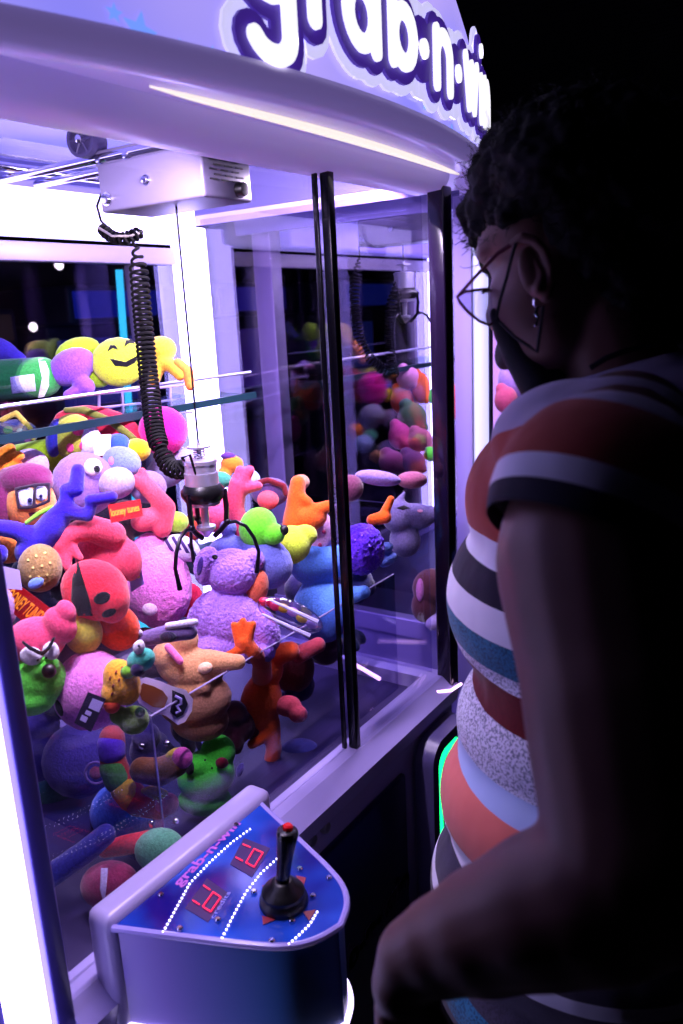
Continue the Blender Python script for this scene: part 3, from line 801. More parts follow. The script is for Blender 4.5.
toy('plush_ball', 'white and pink plush ball behind the maroon haired doll', 'plush toy', (.72,.58,.74), [(30,466,0,19,18,15)], D=1.40)
# doll with maroon hair
toy('plush_doll', 'plush doll with maroon hair, orange face and big white glasses', 'plush doll', (.93,.58,.30),
    [(30,503,0,26,27,22,10)], D=1.29,
    parts=(('hair', (.44,.14,.34), [(24,480,3,29,17,20,8),(3,500,4,13,30,18,0),(40,480,8,14,9,12,-30),(8,474,6,9,7,8)]),
           ('lens', (.88,.88,1.0), [(26,497,21,10,11,3,5)]), ('lens', (.88,.88,1.0), [(41,493,19,7,9,3,5)]),
           ('glasses_frame', (.18,.12,.20), [[(16,489,24,1.6),(35,485,24,1.6)], [(16,489,24,1.6),(19,508,23,1.6)], [(19,508,23,1.6),(34,507,23,1.6)], [(35,485,24,1.6),(34,507,23,1.6)], [(35,485,24,1.6),(49,484,21,1.6)], [(49,484,21,1.6),(49,501,21,1.6)], [(49,501,21,1.6),(34,507,23,1.6)]], dict(voxel=1.6, smooth=1)),
           ('pupil', (.05,.05,.30), [(30,500,25,3,3,2)]), ('pupil', (.05,.05,.30), [(41,496,23,2.4,2.6,2)])),
    pats=(('mouth', (.30,.03,.15), [(28,513),(36,512),(42,509),(38,518),(31,519)]),))
# lilac one with big eye
toy('plush_monster', 'lilac round plush with one large white eye and a pale snout', 'plush toy', (.56,.42,.74),
    [(84,484,0,32,33,26,20)], D=1.36,
    parts=(('snout', (.68,.62,.80), [(117,483,16,18,16,16,20)]), ('eye', WH, [(93,467,26,9.5,9,4,0)]), ('pupil', K, [(97,469,30,4,4.2,2)]), ('ear', (.95,.62,.85), [(66,482,14,5,8,5,30)])))
toy('plush_bird', 'pale blue plush with a pink ear beyond the lilac plush', 'plush toy', (.48,.55,.80), [(122,462,0,20,16,14,-20)], D=1.42, parts=(('ear', (.95,.55,.75), [(113,461,10,5,6,4)]),))
# indigo long-limbed
toy('plush_frog', 'indigo plush with long bent arms and a lime stripe on its side', 'plush toy', (.20,.10,.78),
    [[(66,505,6,9),(52,528,2,15),(32,552,-4,17)], [(66,505,6,8),(66,494,8,6)], [(66,490,8,7),(76,489,8,8),(78,470,10,7)], [(64,510,6,9),(88,516,6,6),(92,503,8,6)], [(90,500,10,6),(112,497,10,6)], [(40,540,2,12),(15,530,6,9),(-10,526,6,8)]], D=1.21,
    parts=(('side_stripe', (.60,.95,.25), [[(26,523,8,2.5),(40,513,8,2.8),(52,507,6,2.5)]]),))
toy('plush_ball', 'orange plush showing under the indigo arm at the left edge', 'plush toy', (.95,.52,.22), [(8,548,0,17,16,14)], D=1.24)
toy('plush_ball', 'indigo plush foot at the left edge below the orange plush', 'plush toy', (.16,.08,.68), [(0,554,0,8,10,9)], D=1.12)
# coral with hand
toy('plush_monkey', 'coral pink plush with a curled arm and fingers resting on the red plush', 'plush toy', (1.0,.30,.42),
    [(105,557,0,30,33,20,10), [(112,535,14,14),(90,528,28,13),(70,534,36,10),(62,546,38,8)], [(60,546,38,5),(49,558,40,4.2)], [(62,548,38,5),(57,565,42,4.4)], [(66,550,38,5),(68,568,42,4.4)], [(72,546,38,4.5),(80,558,40,3.8)], (128,560,6,14,22,12,10)], D=1.27, smooth=3)
toy('plush_monkey', 'coral pink plush arm raised with a fist beside the red tag', 'plush toy', (1.0,.32,.42),
    [[(162,528,0,10),(166,508,0,10),(152,492,4,9),(142,482,6,9)], [(142,484,6,6),(136,478,8,4)], [(146,480,6,5),(142,471,8,4)], (145,520,6,15,12,10,20)], D=1.42)
o, P = flat_tag('swing_tag', 'red card tag with yellow lettering between the indigo and coral plush', 'tag', [(108,505,0),(140,499,2),(143,516,4),(111,523,2)], 1.17, .0012, mat((.80,.04,.08), .4))
card_text('looney tunes', P, o, mat((.95,.75,.15), .5), v0=.25, v1=.80)
toy('glitter_ball', 'gold and purple glitter plush ball with pale dots', 'plush ball', (.62,.50,.30), [(40,568,0,22,25,20)], D=1.17,
    pats=[('dot', (.95,.88,.5), oval(x, y, 1.5, 1.5, 0, 6)) for x, y in ((28,560),(36,556),(45,553),(33,568),(42,566),(50,563),(30,577),(39,577),(47,575),(36,585),(44,584))], parts=(('shimmer_patch', (.45,.60,.95), [(36,583,16,9,6,5,30)]),))
# big red-coral mouth toy
toy('plush_smiler', 'red plush lying on its side with a black mouth slit and two nostrils', 'plush toy', (.98,.17,.26),
    [(95,590,0,35,31,24,-25), (112,600,4,18,24,18,0)], D=1.10,
    pats=(('mouth', K, [(78,560),(83,578),(89,598),(93,616),(78,616),(71,600),(72,578)], .001), ('nostril', K, oval(102,598,9,6,22), .001), ('nostril', K, oval(109,613,8,4,22), .001)))
# orange below it
toy('plush_monster', 'orange red plush leg between the red plush and the tan plush', 'plush toy', (.98,.28,.12), [(118,628,0,22,24,16,30)], D=1.13)
toy('plush_ball', 'pale yellow plush ball behind the pink cap', 'plush ball', (.80,.76,.28), [(84,634,0,19,21,16)], D=1.10)
# pink fluffy
toy('plush_pig', 'large fluffy pale pink plush with its back to the glass', 'plush toy', (.93,.50,.86), [(158,585,0,34,45,28,8),(150,560,0,22,28,18)], D=1.43, disp=.0012, dscale=120, fuzz=1, parts=(('foot_patch', (.95,.80,.95), [(150,609,24,8,7,4)]),))
o, P = flat_tag('paper_tag', 'lilac card tag with small yellow figures hanging on the fluffy pink plush', 'tag', [(127,563,0),(139,558,3),(144,584,4),(131,592,0)], 1.28, .001, mat((.55,.45,.85), .4))
bm = bmesh.new(); ball(bm, P[0].lerp(P[2], .35)+(EYE-P[0]).normalized()*.001, (.003,.003,.001), cbasis()); obj('printed_figure', bm, mat((.9,.75,.2), .5), o)
bm = bmesh.new(); ball(bm, P[0].lerp(P[2], .65)+(EYE-P[0]).normalized()*.001, (.0035,.003,.001), cbasis()); obj('printed_figure', bm, mat((.9,.7,.2), .5), o)
# card tag with letters, left
o, P = flat_tag('swing_tag', 'dark red card tag reading LOONEY TUNES above the pink capped plush', 'tag', [(12,580,4),(54,611,4),(34,631,4),(-4,599,4)], 1.10, .0012, mat((.55,.02,.07), .4))
card_text('LOONEY TUNES', P, o, mat((.97,.66,.12), .5), v0=.22, v1=.78)
o, P = flat_tag('paper_tag', 'white and violet card at the left edge above the pink cap', 'tag', [(2,566,0),(19,570,0),(22,590,2),(0,588,2)], 1.06, .001, mat((.72,.66,.9), .4))
toy('plush_ball', 'white and lilac patterned plush behind the dark red tag', 'plush toy', (.70,.62,.85), [(4,606,0,14,22,12)], D=1.10)
# green face, pink cap
toy('plush_wolf', 'green faced plush with a pink cap, angry white eyes and black nose', 'plush toy', (.40,1.0,.30),
    [(36,680,0,31,27,24,10), (44,668,12,16,12,14,20), (30,700,6,26,16,18,5)], D=1.07,
    parts=(('cap', (1.0,.30,.48), [(36,640,0,31,24,22,10),(60,625,6,16,20,13,30),(66,612,8,10,13,9,20),(14,646,6,10,8,10)], dict()),
           ('eye', WH, [(31,656,24,12,10,4,-10)]), ('eye', WH, [(51,651,22,9,10,4,20)]),
           ('pupil', K, [(38,660,29,2.2,2.2,2)]), ('pupil', K, [(46,658,28,2.2,2.2,2)]),
           ('brow', K, [[(23,642,29,1.5),(30,648,31,2),(42,654,31,2)], [(42,654,31,2),(49,648,29,2),(54,638,27,1.5)]], dict(voxel=1.6, smooth=1)),
           ('nose', K, [(49,671,29,7.5,7.5,6)], dict(mat=mat(K, .4)))))
toy('plush_ball', 'red plush tip at the left edge under the green face', 'plush toy', (.95,.2,.25), [(12,722,0,9,11,9)], D=1.08)
toy('plush_pig', 'pale pink plush head with one narrow eye under the tan plush paw', 'plush toy', (.90,.52,.86), [(91,690,0,39,41,30,-15)], D=1.10,
    pats=(('eye', K, oval(59,708,3.4,9,20)),))
o, P = flat_tag('care_label', 'dark care label with printed boxes on the pale pink head', 'label', [(88,692,0),(106,699,0),(91,732,2),(74,723,2)], 1.04, .0006, mat((.12,.08,.20), .5))
for (a, b, c, d) in ((.35,.95,.12,.42), (.3,.62,.5,.62), (.2,.55,.68,.84)):
    def q(u, v): return P[0].lerp(P[1], u).lerp(P[3].lerp(P[2], u), v)+(EYE-P[0]).normalized()*.0006
    bm = bmesh.new(); slab(bm, [q(a,c), q(b,c), q(b,d), q(a,d)], .0004); obj('printed_box', bm, mat((.65,.6,.85), .5), o, smooth=False)
# parrot fish
toy('plush_parrot', 'yellow and orange speckled plush bird with blue and green face', 'plush toy', (.93,.66,.18),
    [(122,682,0,18,25,16,25), (112,694,4,11,14,11,10)], D=1.00,
    parts=(('face', (.25,.70,.62), [(141,660,8,15,12,12,25)]), ('beak', (.10,.12,.30), [(137,670,18,7,7,6,0)]), ('wing', (.95,.32,.22), [(112,704,6,9,10,8,0)]), ('eye', WH, [(139,647,18,6.5,8,4,-20)]), ('pupil', (.10,.05,.30), [(139,646,23,2,2.6,2)]), ('green_patch', (.45,.75,.2), [(128,672,12,8,7,7,0)])),
    pats=[('speckle', (.55,.15,.1), oval(x, y, 1.2, 2.2, -20, 6)) for x, y in ((110,678),(116,672),(122,668),(113,686),(119,680),(112,694))])
# tan plush
toy('plush_dog', 'tan plush lying back with a pink tongue behind the acrylic guard', 'plush toy', (.80,.58,.40),
    [(190,668,0,35,22,22,-12), (168,656,8,17,15,14,0), (182,640,4,17,17,14,30), [(205,662,4,13),(238,662,10,8)], [(185,690,6,12),(205,688,12,7)], (195,700,-4,38,28,20,10), (200,720,-10,30,22,16)], D=1.05,
    parts=(('tongue', (.95,.45,.70), [[(168,647,26,4),(180,661,26,4)]]), ('paw', (.95,.78,.62), [(205,668,18,8,6,6,20)])))
toy('plush_bat', 'grey violet plush ear with a white underside beside the tan plush', 'plush toy', (.42,.34,.55),
    [[(140,640,0,8),(165,634,0,9),(190,632,0,8)]], D=1.04, parts=(('white_edge', (.85,.82,.95), [[(124,622,6,3.5),(140,633,6,3.5)], [(168,626,6,4),(195,622,6,4)]]),('dark_patch', (.08,.05,.2), [(168,637,10,9,6,5)])))
# die cut tag
def tag_shape():
    D_ = 1.19; s = D_/F
    out = [(133,690),(136,681),(146,677),(160,681),(172,686),(186,690),(193,699),(192,711),(185,722),(178,725),(166,716),(152,712),(139,703)]
    def cards(pts, dz, name, m, parent):
        bm = bmesh.new(); A = [bm.verts.new(W(x, y, D_-dz*s)) for x, y in pts]; B = [bm.verts.new(W(x, y, D_-(dz+1)*s)) for x, y in pts]; n = len(pts)
        bm.faces.new(A); bm.faces.new(B[::-1])
        for k in range(n): bm.faces.new((A[k], A[(k+1)%n], B[(k+1)%n], B[k]))
        return obj(name, bm, m, parent, smooth=False, loc=None if parent else W(163,700,D_))
    o = cards(out, 0, 'die_cut_tag', mat((.90,.86,1.0), .4), None)
    tag(o, 'die cut card tag with brown picture in front of the tan plush', 'tag')
    cards([(138,690),(143,683),(153,686),(163,691),(168,698),(164,708),(153,707),(142,700)], 1.5, 'printed_picture', mat((.55,.30,.12), .5), o)
    cards([(172,690),(184,695),(188,704),(183,715),(177,718),(170,712),(172,702)], 1.5, 'printed_letter_ground', mat((.05,.04,.16), .5), o)
    bm = bmesh.new(); tube(bm, [W(x, y, D_-3*s) for x, y in ((175,696),(181,699),(181,704),(177,706),(180,711),(176,713))], .0022, 6); obj('printed_letter', bm, mat((.65,.62,.9), .5), o)
tag_shape()
# fuzzy purple bear
toy('teddy_bear', 'fuzzy purple teddy bear seen from behind under the claw', 'teddy bear', (.66,.48,.90),
    [(232,572,4,27,24,22,0), (207,566,8,13,20,12,-10), (253,560,2,12,12,12), (230,620,0,36,32,26,0), (206,618,8,18,30,16,-25), (262,628,4,16,26,14,30), (212,648,10,32,15,18,0), (256,652,8,20,12,14)], D=1.36, voxel=1.9, smooth=3, disp=.0016, dscale=260, fuzz=1.0,
    pats=(('inner_ear', (.25,.14,.50), oval(200,566,3,10,-10)), ('eye', K, oval(215,557,3,2.4,0))))
toy('plush_ball', 'small brown orange plush ball beside the purple bear', 'plush toy', (.80,.36,.26), [(257,587,0,12,19,12,-8)], D=1.40)
toy('plush_hippo', 'grey blue plush with a small round knob behind the purple bear', 'plush toy', (.42,.45,.78),
    [(262,563,0,32,27,24,-20),(232,550,0,24,15,18,0),(228,528,4,9,9,8)], D=1.44)
toy('plush_elephant', 'sky blue plush with a round head and body against the divider', 'plush toy', (.36,.58,.95),
    [(316,563,0,28,24,22,0),(322,610,0,30,34,24,0),(345,560,-2,14,18,12,0),(345,598,6,14,10,10,20)], D=1.22)
# lime head w pink raised arm
toy('plush_monkey', 'pink plush with a raised hand wearing a lime green head with black nose', 'plush toy', (1.0,.30,.46),
    [(256,545,0,22,28,18,0), [(244,540,4,9),(234,508,6,10),(238,484,8,9)], [(238,484,8,8),(240,470,9,5)], [(240,486,8,7),(250,470,10,5)], [(242,488,8,7),(258,486,10,5)]], D=1.46,
    parts=(('head', (.42,.97,.18), [(258,528,18,19,21,17,-20),(273,534,24,12,11,11,0)]), ('nose', K, [(284,530,28,5,5.5,5)], dict(mat=mat(K, .4)))))
toy('plush_ball', 'yellow green plush ball beyond the lime head', 'plush toy', (.82,.93,.25), [(290,545,0,22,20,17,20),(305,535,-2,13,11,10)], D=1.50)
toy('plush_crab', 'orange plush with stubby raised arms behind the sky blue plush', 'plush toy', (1.0,.38,.10),
    [[(294,525,0,12),(296,498,2,9),(298,483,2,8)], [(298,495,4,6),(308,502,6,5)], (308,518,0,20,14,14,10), [(312,512,4,8),(328,506,4,6)]], D=1.56)
toy('plush_owl', 'dark plush with dark red round spectacles at the back of the heap', 'plush toy', (.40,.30,.55), [(270,492,0,20,15,14)], D=1.60,
    parts=(('spectacles', (.42,.08,.14), [[(254,484,14,3),(268,480,16,3),(284,486,14,3),(286,494,14,3)]]), ('cheek', (.98,.34,.40), [(268,500,12,11,10,8)])))
toy('plush_ball', 'pale blue plush ball at the back left of the orange plush', 'plush toy', (.62,.70,.95), [(246,480,0,15,12,12)], D=1.64)
toy('plush_bird', 'orange and yellow plush bird at the foot of the lit back post', 'plush toy', (.98,.50,.15), [(232,464,0,12,9,9,0),(224,474,2,8,7,7)], D=1.64, parts=(('crest', (.35,.2,.55), [(228,456,4,8,4,4)]),))
toy('plush_ball', 'small teal plush ball beside the claw motor', 'plush toy', (.25,.60,.50), [(220,480,0,12,9,9)], D=1.60)
toy('plush_ball', 'pink patterned plush seen between the claw arms', 'plush toy', (.92,.34,.52), [(212,513,0,22,20,16)], D=1.52)
toy('plush_ball', 'lime plush ball behind the fluffy pink plush', 'plush toy', (.72,.96,.30), [(176,522,0,13,11,10)], D=1.44)
toy('plush_ball', 'brown red plush ball right of the lime ball', 'plush toy', (.72,.25,.18), [(192,528,0,11,14,10)], D=1.47)
toy('plush_zebra', 'white plush striped in dark violet under the claw', 'plush toy', (.86,.82,.95), [(182,548,0,20,13,12,-25)], D=1.43,
    pats=[('stripe', (.25,.15,.42), [(x, y), (x+3, y-1), (x+11, y+13), (x+7, y+13)]) for x, y in ((163,538),(171,537),(179,540),(187,544))])
toy('plush_flower', 'pale pink and white patterned plush left of the divider', 'plush toy', (.85,.65,.85), [(318,532,0,17,22,13,0)], D=1.60,
    pats=[('fleck', (.80,.25,.5), oval(x, y, 2.2, 2.2, 0, 6)) for x, y in ((310,525),(318,520),(324,532),(312,540),(320,545))])
toy('plush_ball', 'red plush tail end behind the purple bear', 'plush toy', (.93,.15,.35), [(188,600,0,16,18,12)], D=1.50)
toy('plush_ball', 'tan plush ball beside the orange plush at the back', 'plush toy', (.80,.56,.45), [(301,482,0,9,8,8)], D=1.66)
# clear packet
g = empty('sweet_packet', W(290,615,1.34), 'clear plastic packet of coloured sweets on the purple bear', 'packet')
me = blobmesh([(290,615,0,36,15,7,-22)], 1.34, 2.5, 3); obj_me('wrapper', me, glass((.85,.85,1.0), 1.6, base=.15), g, sharp=0)
for i, (x, y, c) in enumerate(((265,602,(.95,.15,.3)), (275,606,(.95,.2,.4)), (283,608,(.9,.75,.2)), (293,612,(.85,.6,.9)), (302,618,(.9,.8,.3)), (312,624,(.7,.6,.9)))):
    bm = bmesh.new(); ball(bm, W(x, y, 1.34), (.011,.008,.006), cbasis(-20)); obj('sweet', bm, mat(c, .35), g)
for (a, b) in (((262,614),(310,636)), ((270,600),(318,622))):
    bm = bmesh.new(); tube(bm, [W(a[0],a[1],1.32), W(b[0],b[1],1.32)], [.002,.004], 6); obj('folded_seam', bm, mat((.8,.78,.95), .2), g)
# orange figure behind the guard
toy('plush_lobster', 'bright orange long limbed plush standing against the acrylic guard', 'plush toy', (1.0,.36,.12),
    [(261,702,0,21,30,18,-10), (268,672,0,15,20,13,-20), [(262,676,10,10),(262,662,60,9),(252,650,98,6.5),(244,641,102,7.5)], [(240,643,102,5),(234,625,104,3.4)], [(243,640,102,5),(243,621,104,3.4)], [(247,640,102,5),(253,624,104,3.4)], [(244,648,102,4.5),(227,655,102,3)],
     [(270,722,0,10),(274,748,0,8),(270,770,0,8)], [(268,735,4,6),(252,744,8,5)], [(270,775,0,7),(268,797,4,8),(296,800,6,7)], [(276,655,0,11),(290,651,2,10)]], D=1.06, smooth=3)
toy('plush_ball', 'pink and orange plush paw pressed to the guard right of the orange plush', 'plush toy', (.95,.36,.40), [(288,706,0,14,11,10),(298,714,4,10,9,8)], D=1.08)
toy('plush_monster', 'dull red plush arm reaching out right of the sweet packet', 'plush toy', (.80,.30,.32), [[(298,655,0,9),(318,645,4,8)]], D=1.48)
toy('plush_ball', 'dark red brown plush behind the orange plush', 'plush toy', (.42,.12,.14), [(293,668,0,22,26,18)], D=1.62)
toy('plush_ball', 'blue plush lying low behind the orange plush legs', 'plush toy', (.25,.26,.55), [(300,760,0,26,22,18)], D=1.45)
# second pane
toy('spiky_ball', 'violet spiky plush ball right of the divider', 'plush ball', (.36,.14,.85), [(362,549,0,23,26,20)], D=1.27, voxel=2.2, smooth=1, disp=.0035, dscale=230, fuzz=1,
    pats=[('glint', (.65,.5,1.0), oval(x, y, 1, 1, 0, 6)) for x, y in ((355,540),(362,535),(369,545),(358,552),(366,556),(352,558))])
toy('plush_rhino', 'grey violet rhino plush head pointing right against the corner post', 'plush toy', (.42,.38,.58),
    [(398,516,0,17,17,15,0),(417,516,0,18,13,13,-12),(430,515,0,8,9,9),(405,540,-6,16,18,14,0), [(400,500,2,4),(404,493,2,2)]], D=1.40,
    pats=(('brow', K, [(396,508),(404,505),(410,508),(403,510)]), ('nostril', (.8,.55,.7), oval(420,511,3,1.6,0))))
toy('plush_crab', 'small orange plush arms behind the grey rhino head', 'plush toy', (1.0,.38,.08), [[(372,520,0,6),(385,517,0,7)], [(385,512,0,5),(391,499,2,4)]], D=1.41)
toy('plush_mole', 'brown plush head low behind the second pane near the corner post', 'plush toy', (.40,.24,.24), [(432,588,0,20,20,16,0),(424,606,0,13,17,12,0)], D=1.42,
    parts=(('pink_ear', (.85,.55,.7), [(420,590,12,4,12,4,0)]),('white_paw', (.8,.75,.9), [(436,622,6,11,8,8,20)])))
toy('plush_ball', 'dark plush with coral back at the far left of the second pane', 'plush toy', (.45,.22,.35), [(350,488,0,14,14,12)], D=1.48)
toy('plush_ball', 'pale violet flat plush lying at the back of the second pane', 'plush toy', (.55,.45,.75), [(378,478,0,24,8,12,-8)], D=1.56)
toy('plush_ball', 'dusky pink plush lying at the far end of the heap', 'plush toy', (.60,.32,.45), [(412,480,0,16,9,12,0)], D=1.60)
toy('plush_monster', 'sky blue plush leg right of the divider', 'plush toy', (.34,.55,.90), [[(352,595,0,9),(364,592,4,7)]], D=1.24)
toy('plush_ball', 'pale blue plush wing beside the violet spiky ball', 'plush toy', (.40,.50,.85), [(388,560,0,11,6,6,35),(385,548,2,9,6,6,20)], D=1.32)
# lower, through the guard
toy('plush_lizard', 'lime green plush face with a dark red eye low behind the guard', 'plush toy', (.30,1.0,.22),
    [(206,775,0,30,26,20,20),(218,752,0,18,18,14,0),(198,765,10,14,12,12,0),(205,800,-4,28,16,16,0)], D=.95,
    parts=(('ear', (.55,.5,.75), [(201,748,0,4,10,4,30)]), ('ear', (.45,.4,.7), [(240,770,-2,4,8,4,-20)]), ('nose', K, [(190,768,20,5,7,5,0)]), ('eye', (.45,.08,.15), [(222,763,18,7,6,4,0)])),
    pats=(('freckle', K, oval(205,760,1.2,1.2,0,6)), ('freckle', K, oval(212,768,1.2,1.2,0,6))))
toy('rainbow_snake', 'rainbow tie dyed plush snake curling behind the guard', 'plush toy', (.80,.25,.20),
    [[(112,738,0,13),(113,762,0,13),(122,783,0,13),(138,802,4,14),(160,806,6,13)]], D=.99,
    parts=(('green_band', (.30,.60,.25), [[(113,768,2,13.5),(118,780,2,13.6)]]), ('yellow_band', (.85,.72,.15), [[(124,788,2,14),(132,797,3,14.4)], (156,793,8,14,6,9,-15)]), ('violet_band', (.40,.22,.85), [[(111,744,2,13.6),(112,752,2,13.6)]]), ('pink_tip', (.85,.35,.50), [[(160,805,8,11),(168,804,8,11)]])))
toy('rainbow_snake', 'second striped plush roll with a pink end left of the lime face', 'plush toy', (.55,.35,.15),
    [[(142,770,0,13),(160,772,2,14),(176,764,4,13)]], D=.98, parts=(('pink_end', (.80,.32,.60), [(182,758,8,11,11,10,0)]), ('yellow_band', (.80,.72,.15), [(176,754,4,12,6,9,20)])))
toy('parrot_toy', 'green and yellow plush bird wing above the rainbow snake', 'plush toy', (.45,.62,.22), [(134,720,0,16,15,12,20),(118,715,2,9,10,8)], D=1.00, parts=(('dark_patch', (.05,.2,.15), [(140,712,10,6,6,4)]),))
toy('plush_ball', 'round sky blue plush ball low behind the guard', 'plush ball', (.34,.55,1.0), [(122,812,0,32,31,26)], D=1.05)
toy('plush_monster', 'coral red plush leg lying below the blue ball', 'plush toy', (.95,.18,.24), [[(105,850,0,8),(125,845,0,10),(150,840,-4,10)]], D=1.19, group='prizes lying in the chute')
toy('plush_ball', 'dark pink plush at the bottom left of the compartment', 'plush toy', (.55,.16,.34), [(110,885,0,30,24,20)], D=1.13, group='prizes lying in the chute', pats=(('white_stripe', (.75,.7,.9), [(101,868),(108,868),(106,892),(104,905),(100,890)]),))
toy('plush_ball', 'grey green plush at the bottom beside the console bezel', 'plush toy', (.35,.62,.50), [(160,850,0,26,22,18)], D=1.13, group='prizes lying in the chute')
toy('plush_bear', 'dark navy plush pressed to the guard with a round embroidered badge', 'plush toy', (.24,.20,.50), [(80,760,0,38,38,28)], D=1.10,
    parts=(('badge_ring', (.40,.32,.55), [[(96+11*math.cos(t*PI/6), 773+11*math.sin(t*PI/6), 34, 1.4) for t in range(13)]], dict(voxel=1.6, smooth=1)), ('badge', (.50,.25,.35), [(96,773,32,7,7,3)])))
toy('plush_bear', 'dark blue plush head at the left behind the guard', 'plush toy', (.24,.20,.58), [(38,752,0,30,34,24),(40,725,6,20,16,16)], D=1.14)
toy('plush_ball', 'dull green plush at the left behind the guard', 'plush toy', (.18,.42,.32), [(48,795,0,28,20,18)], D=1.12)
toy('plush_ball', 'dark violet round plush low at the left behind the guard', 'plush toy', (.32,.22,.55), [(60,825,0,26,28,22)], D=1.09)
toy('plush_cylinder', 'long blue plush tube lying at the bottom left of the compartment', 'plush toy', (.22,.22,.62), [[(45,880,0,12),(85,852,0,12),(105,835,0,11)]], D=1.14, group='prizes lying in the chute')
# the packed middle of the heap
fill = [(150,750),(190,725),(215,700),(240,760),(265,650),(300,700),(320,680),(310,730),(325,650),(345,640),(360,650),(375,620),(395,590),(380,660),(340,700),(355,700),(400,620),(415,550),(400,565),(60,700),(20,640),(150,660),(45,650),(120,520),(200,560),(300,590),(340,520),(205,700),(165,700),(140,790),(90,730),(230,730),(330,590),(375,590),(20,570),(25,610)]
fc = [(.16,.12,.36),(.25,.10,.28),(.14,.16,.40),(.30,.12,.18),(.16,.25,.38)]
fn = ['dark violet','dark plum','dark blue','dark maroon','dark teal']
cache = {}; placed = []
for i, (x, y) in enumerate(fill):
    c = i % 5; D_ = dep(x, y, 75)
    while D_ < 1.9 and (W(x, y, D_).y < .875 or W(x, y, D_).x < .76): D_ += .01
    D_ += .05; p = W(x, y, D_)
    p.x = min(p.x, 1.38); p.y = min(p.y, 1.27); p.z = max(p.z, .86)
    if any((p-q).length < .075 for q in placed): continue
    placed.append(p.copy())
    if c not in cache:
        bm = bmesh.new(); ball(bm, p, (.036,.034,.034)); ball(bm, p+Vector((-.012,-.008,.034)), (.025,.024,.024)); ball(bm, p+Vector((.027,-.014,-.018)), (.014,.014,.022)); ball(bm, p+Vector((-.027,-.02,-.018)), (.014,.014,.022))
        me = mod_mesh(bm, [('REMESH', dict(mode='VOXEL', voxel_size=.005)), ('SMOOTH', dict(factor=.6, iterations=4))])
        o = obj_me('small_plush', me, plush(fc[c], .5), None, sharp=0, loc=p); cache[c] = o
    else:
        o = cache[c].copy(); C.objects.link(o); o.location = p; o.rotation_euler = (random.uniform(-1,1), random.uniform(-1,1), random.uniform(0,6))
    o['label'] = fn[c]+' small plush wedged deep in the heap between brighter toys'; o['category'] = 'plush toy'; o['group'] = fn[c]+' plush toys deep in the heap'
# ---- toys of the second machine
m2g = 'plush toys in the second claw machine'
for i, (x, y, d, rx, ry, c, l) in enumerate((
    (408,378,2.4,12,12,(.95,.62,.80),'pale pink plush head high in the second machine'),
    (402,400,2.42,12,14,(1.0,.34,.16),'orange plush under the pale pink head in the second machine'),
    (421,388,2.4,9,16,(.98,.42,.20),'orange plush right of the pale pink head in the second machine'),
    (412,418,2.38,15,16,(.30,.48,.30),'grey green plush in the middle of the second machine heap'),
    (400,436,2.36,12,14,(.95,.30,.62),'magenta plush below the green one in the second machine'),
    (420,440,2.34,13,12,(.85,.48,.60),'dusky rose plush low in the second machine'),
    (437,398,2.2,9,8,(.30,.85,.25),'small green plush seen through the corner of the second machine'),
    (434,455,2.15,11,7,(.35,.85,.2),'low green plush by the corner of the second machine'),
    (450,400,2.3,8,20,(.90,.28,.25),'red plush beside the white post in the second machine'),
    (452,440,2.3,9,18,(.45,.35,.65),'violet plush beside the white post in the second machine'),
    (392,462,2.3,14,12,(.65,.30,.50),'plum plush at the near side of the second machine'),
    (412,462,2.3,14,12,(.55,.35,.60),'mauve plush at the near side of the second machine'),
    (512,380,2.5,14,18,(.75,.60,.90),'lilac plush right of the white post by the mask'),
    (506,400,2.4,12,14,(.85,.35,.50),'rose plush just above the shirt shoulder'))):
    toy('plush_toy', l, 'plush toy', c, [(x,y,0,rx,ry,rx), (x-rx*.4,y-ry*.8,0,rx*.5,ry*.45,rx*.5), (x+rx*.6,y+ry*.6,2,rx*.5,ry*.4,rx*.5)], D=d, voxel=5, smooth=3, group=m2g)

# ---- pale plastic rack behind the melon cushion
bm = bmesh.new()
for a, b in (((97,394),(192,384)), ((97,408),(192,398)), ((97,421),(192,412)), ((99,390),(99,425)), ((122,388),(123,424)), ((146,386),(147,420)), ((170,384),(171,418))): tube(bm, [onY(a[0], a[1], 1.325), onY(b[0], b[1], 1.325)], .003, 6)
c_ = onY(145,405,1.325)
tag(obj('plastic_rack', bm, mat((.70,.62,.85), .4), None, loc=c_), 'pale lilac plastic grid rack behind the red cushion under the glass shelf', 'rack')

# ================================================================ PERSON
pbase = Vector((.86, .28, 0))
person = empty('person', pbase, 'person in striped short sleeved shirt, glasses and dark mask facing the claw machine', 'person')
def skin_mat():
    def b(nt, p):
        tc = nt.nodes.new('ShaderNodeTexCoord'); n = nt.nodes.new('ShaderNodeTexNoise'); n.inputs['Scale'].default_value = 25; n.inputs['Detail'].default_value = 6
        nt.links.new(tc.outputs['Object'], n.inputs[0]); cr = nt.nodes.new('ShaderNodeValToRGB'); e = cr.color_ramp.elements
        e[0].position = .3; e[0].color = (*lin((.40,.28,.27)), 1); e[1].position = .7; e[1].color = (*lin((.44,.31,.29)), 1)
        nt.links.new(n.outputs['Fac'], cr.inputs[0]); nt.links.new(cr.outputs[0], p.inputs['Base Color'])
        n2 = nt.nodes.new('ShaderNodeTexNoise'); n2.inputs['Scale'].default_value = 500
        nt.links.new(tc.outputs['Object'], n2.inputs[0]); bp = nt.nodes.new('ShaderNodeBump'); bp.inputs['Strength'].default_value = .25; bp.inputs['Distance'].default_value = .0006
        nt.links.new(n2.outputs['Fac'], bp.inputs['Height']); nt.links.new(bp.outputs[0], p.inputs['Normal'])
    return ramp_mat(b, .5, .35, key='skin')
SKIN = skin_mat()
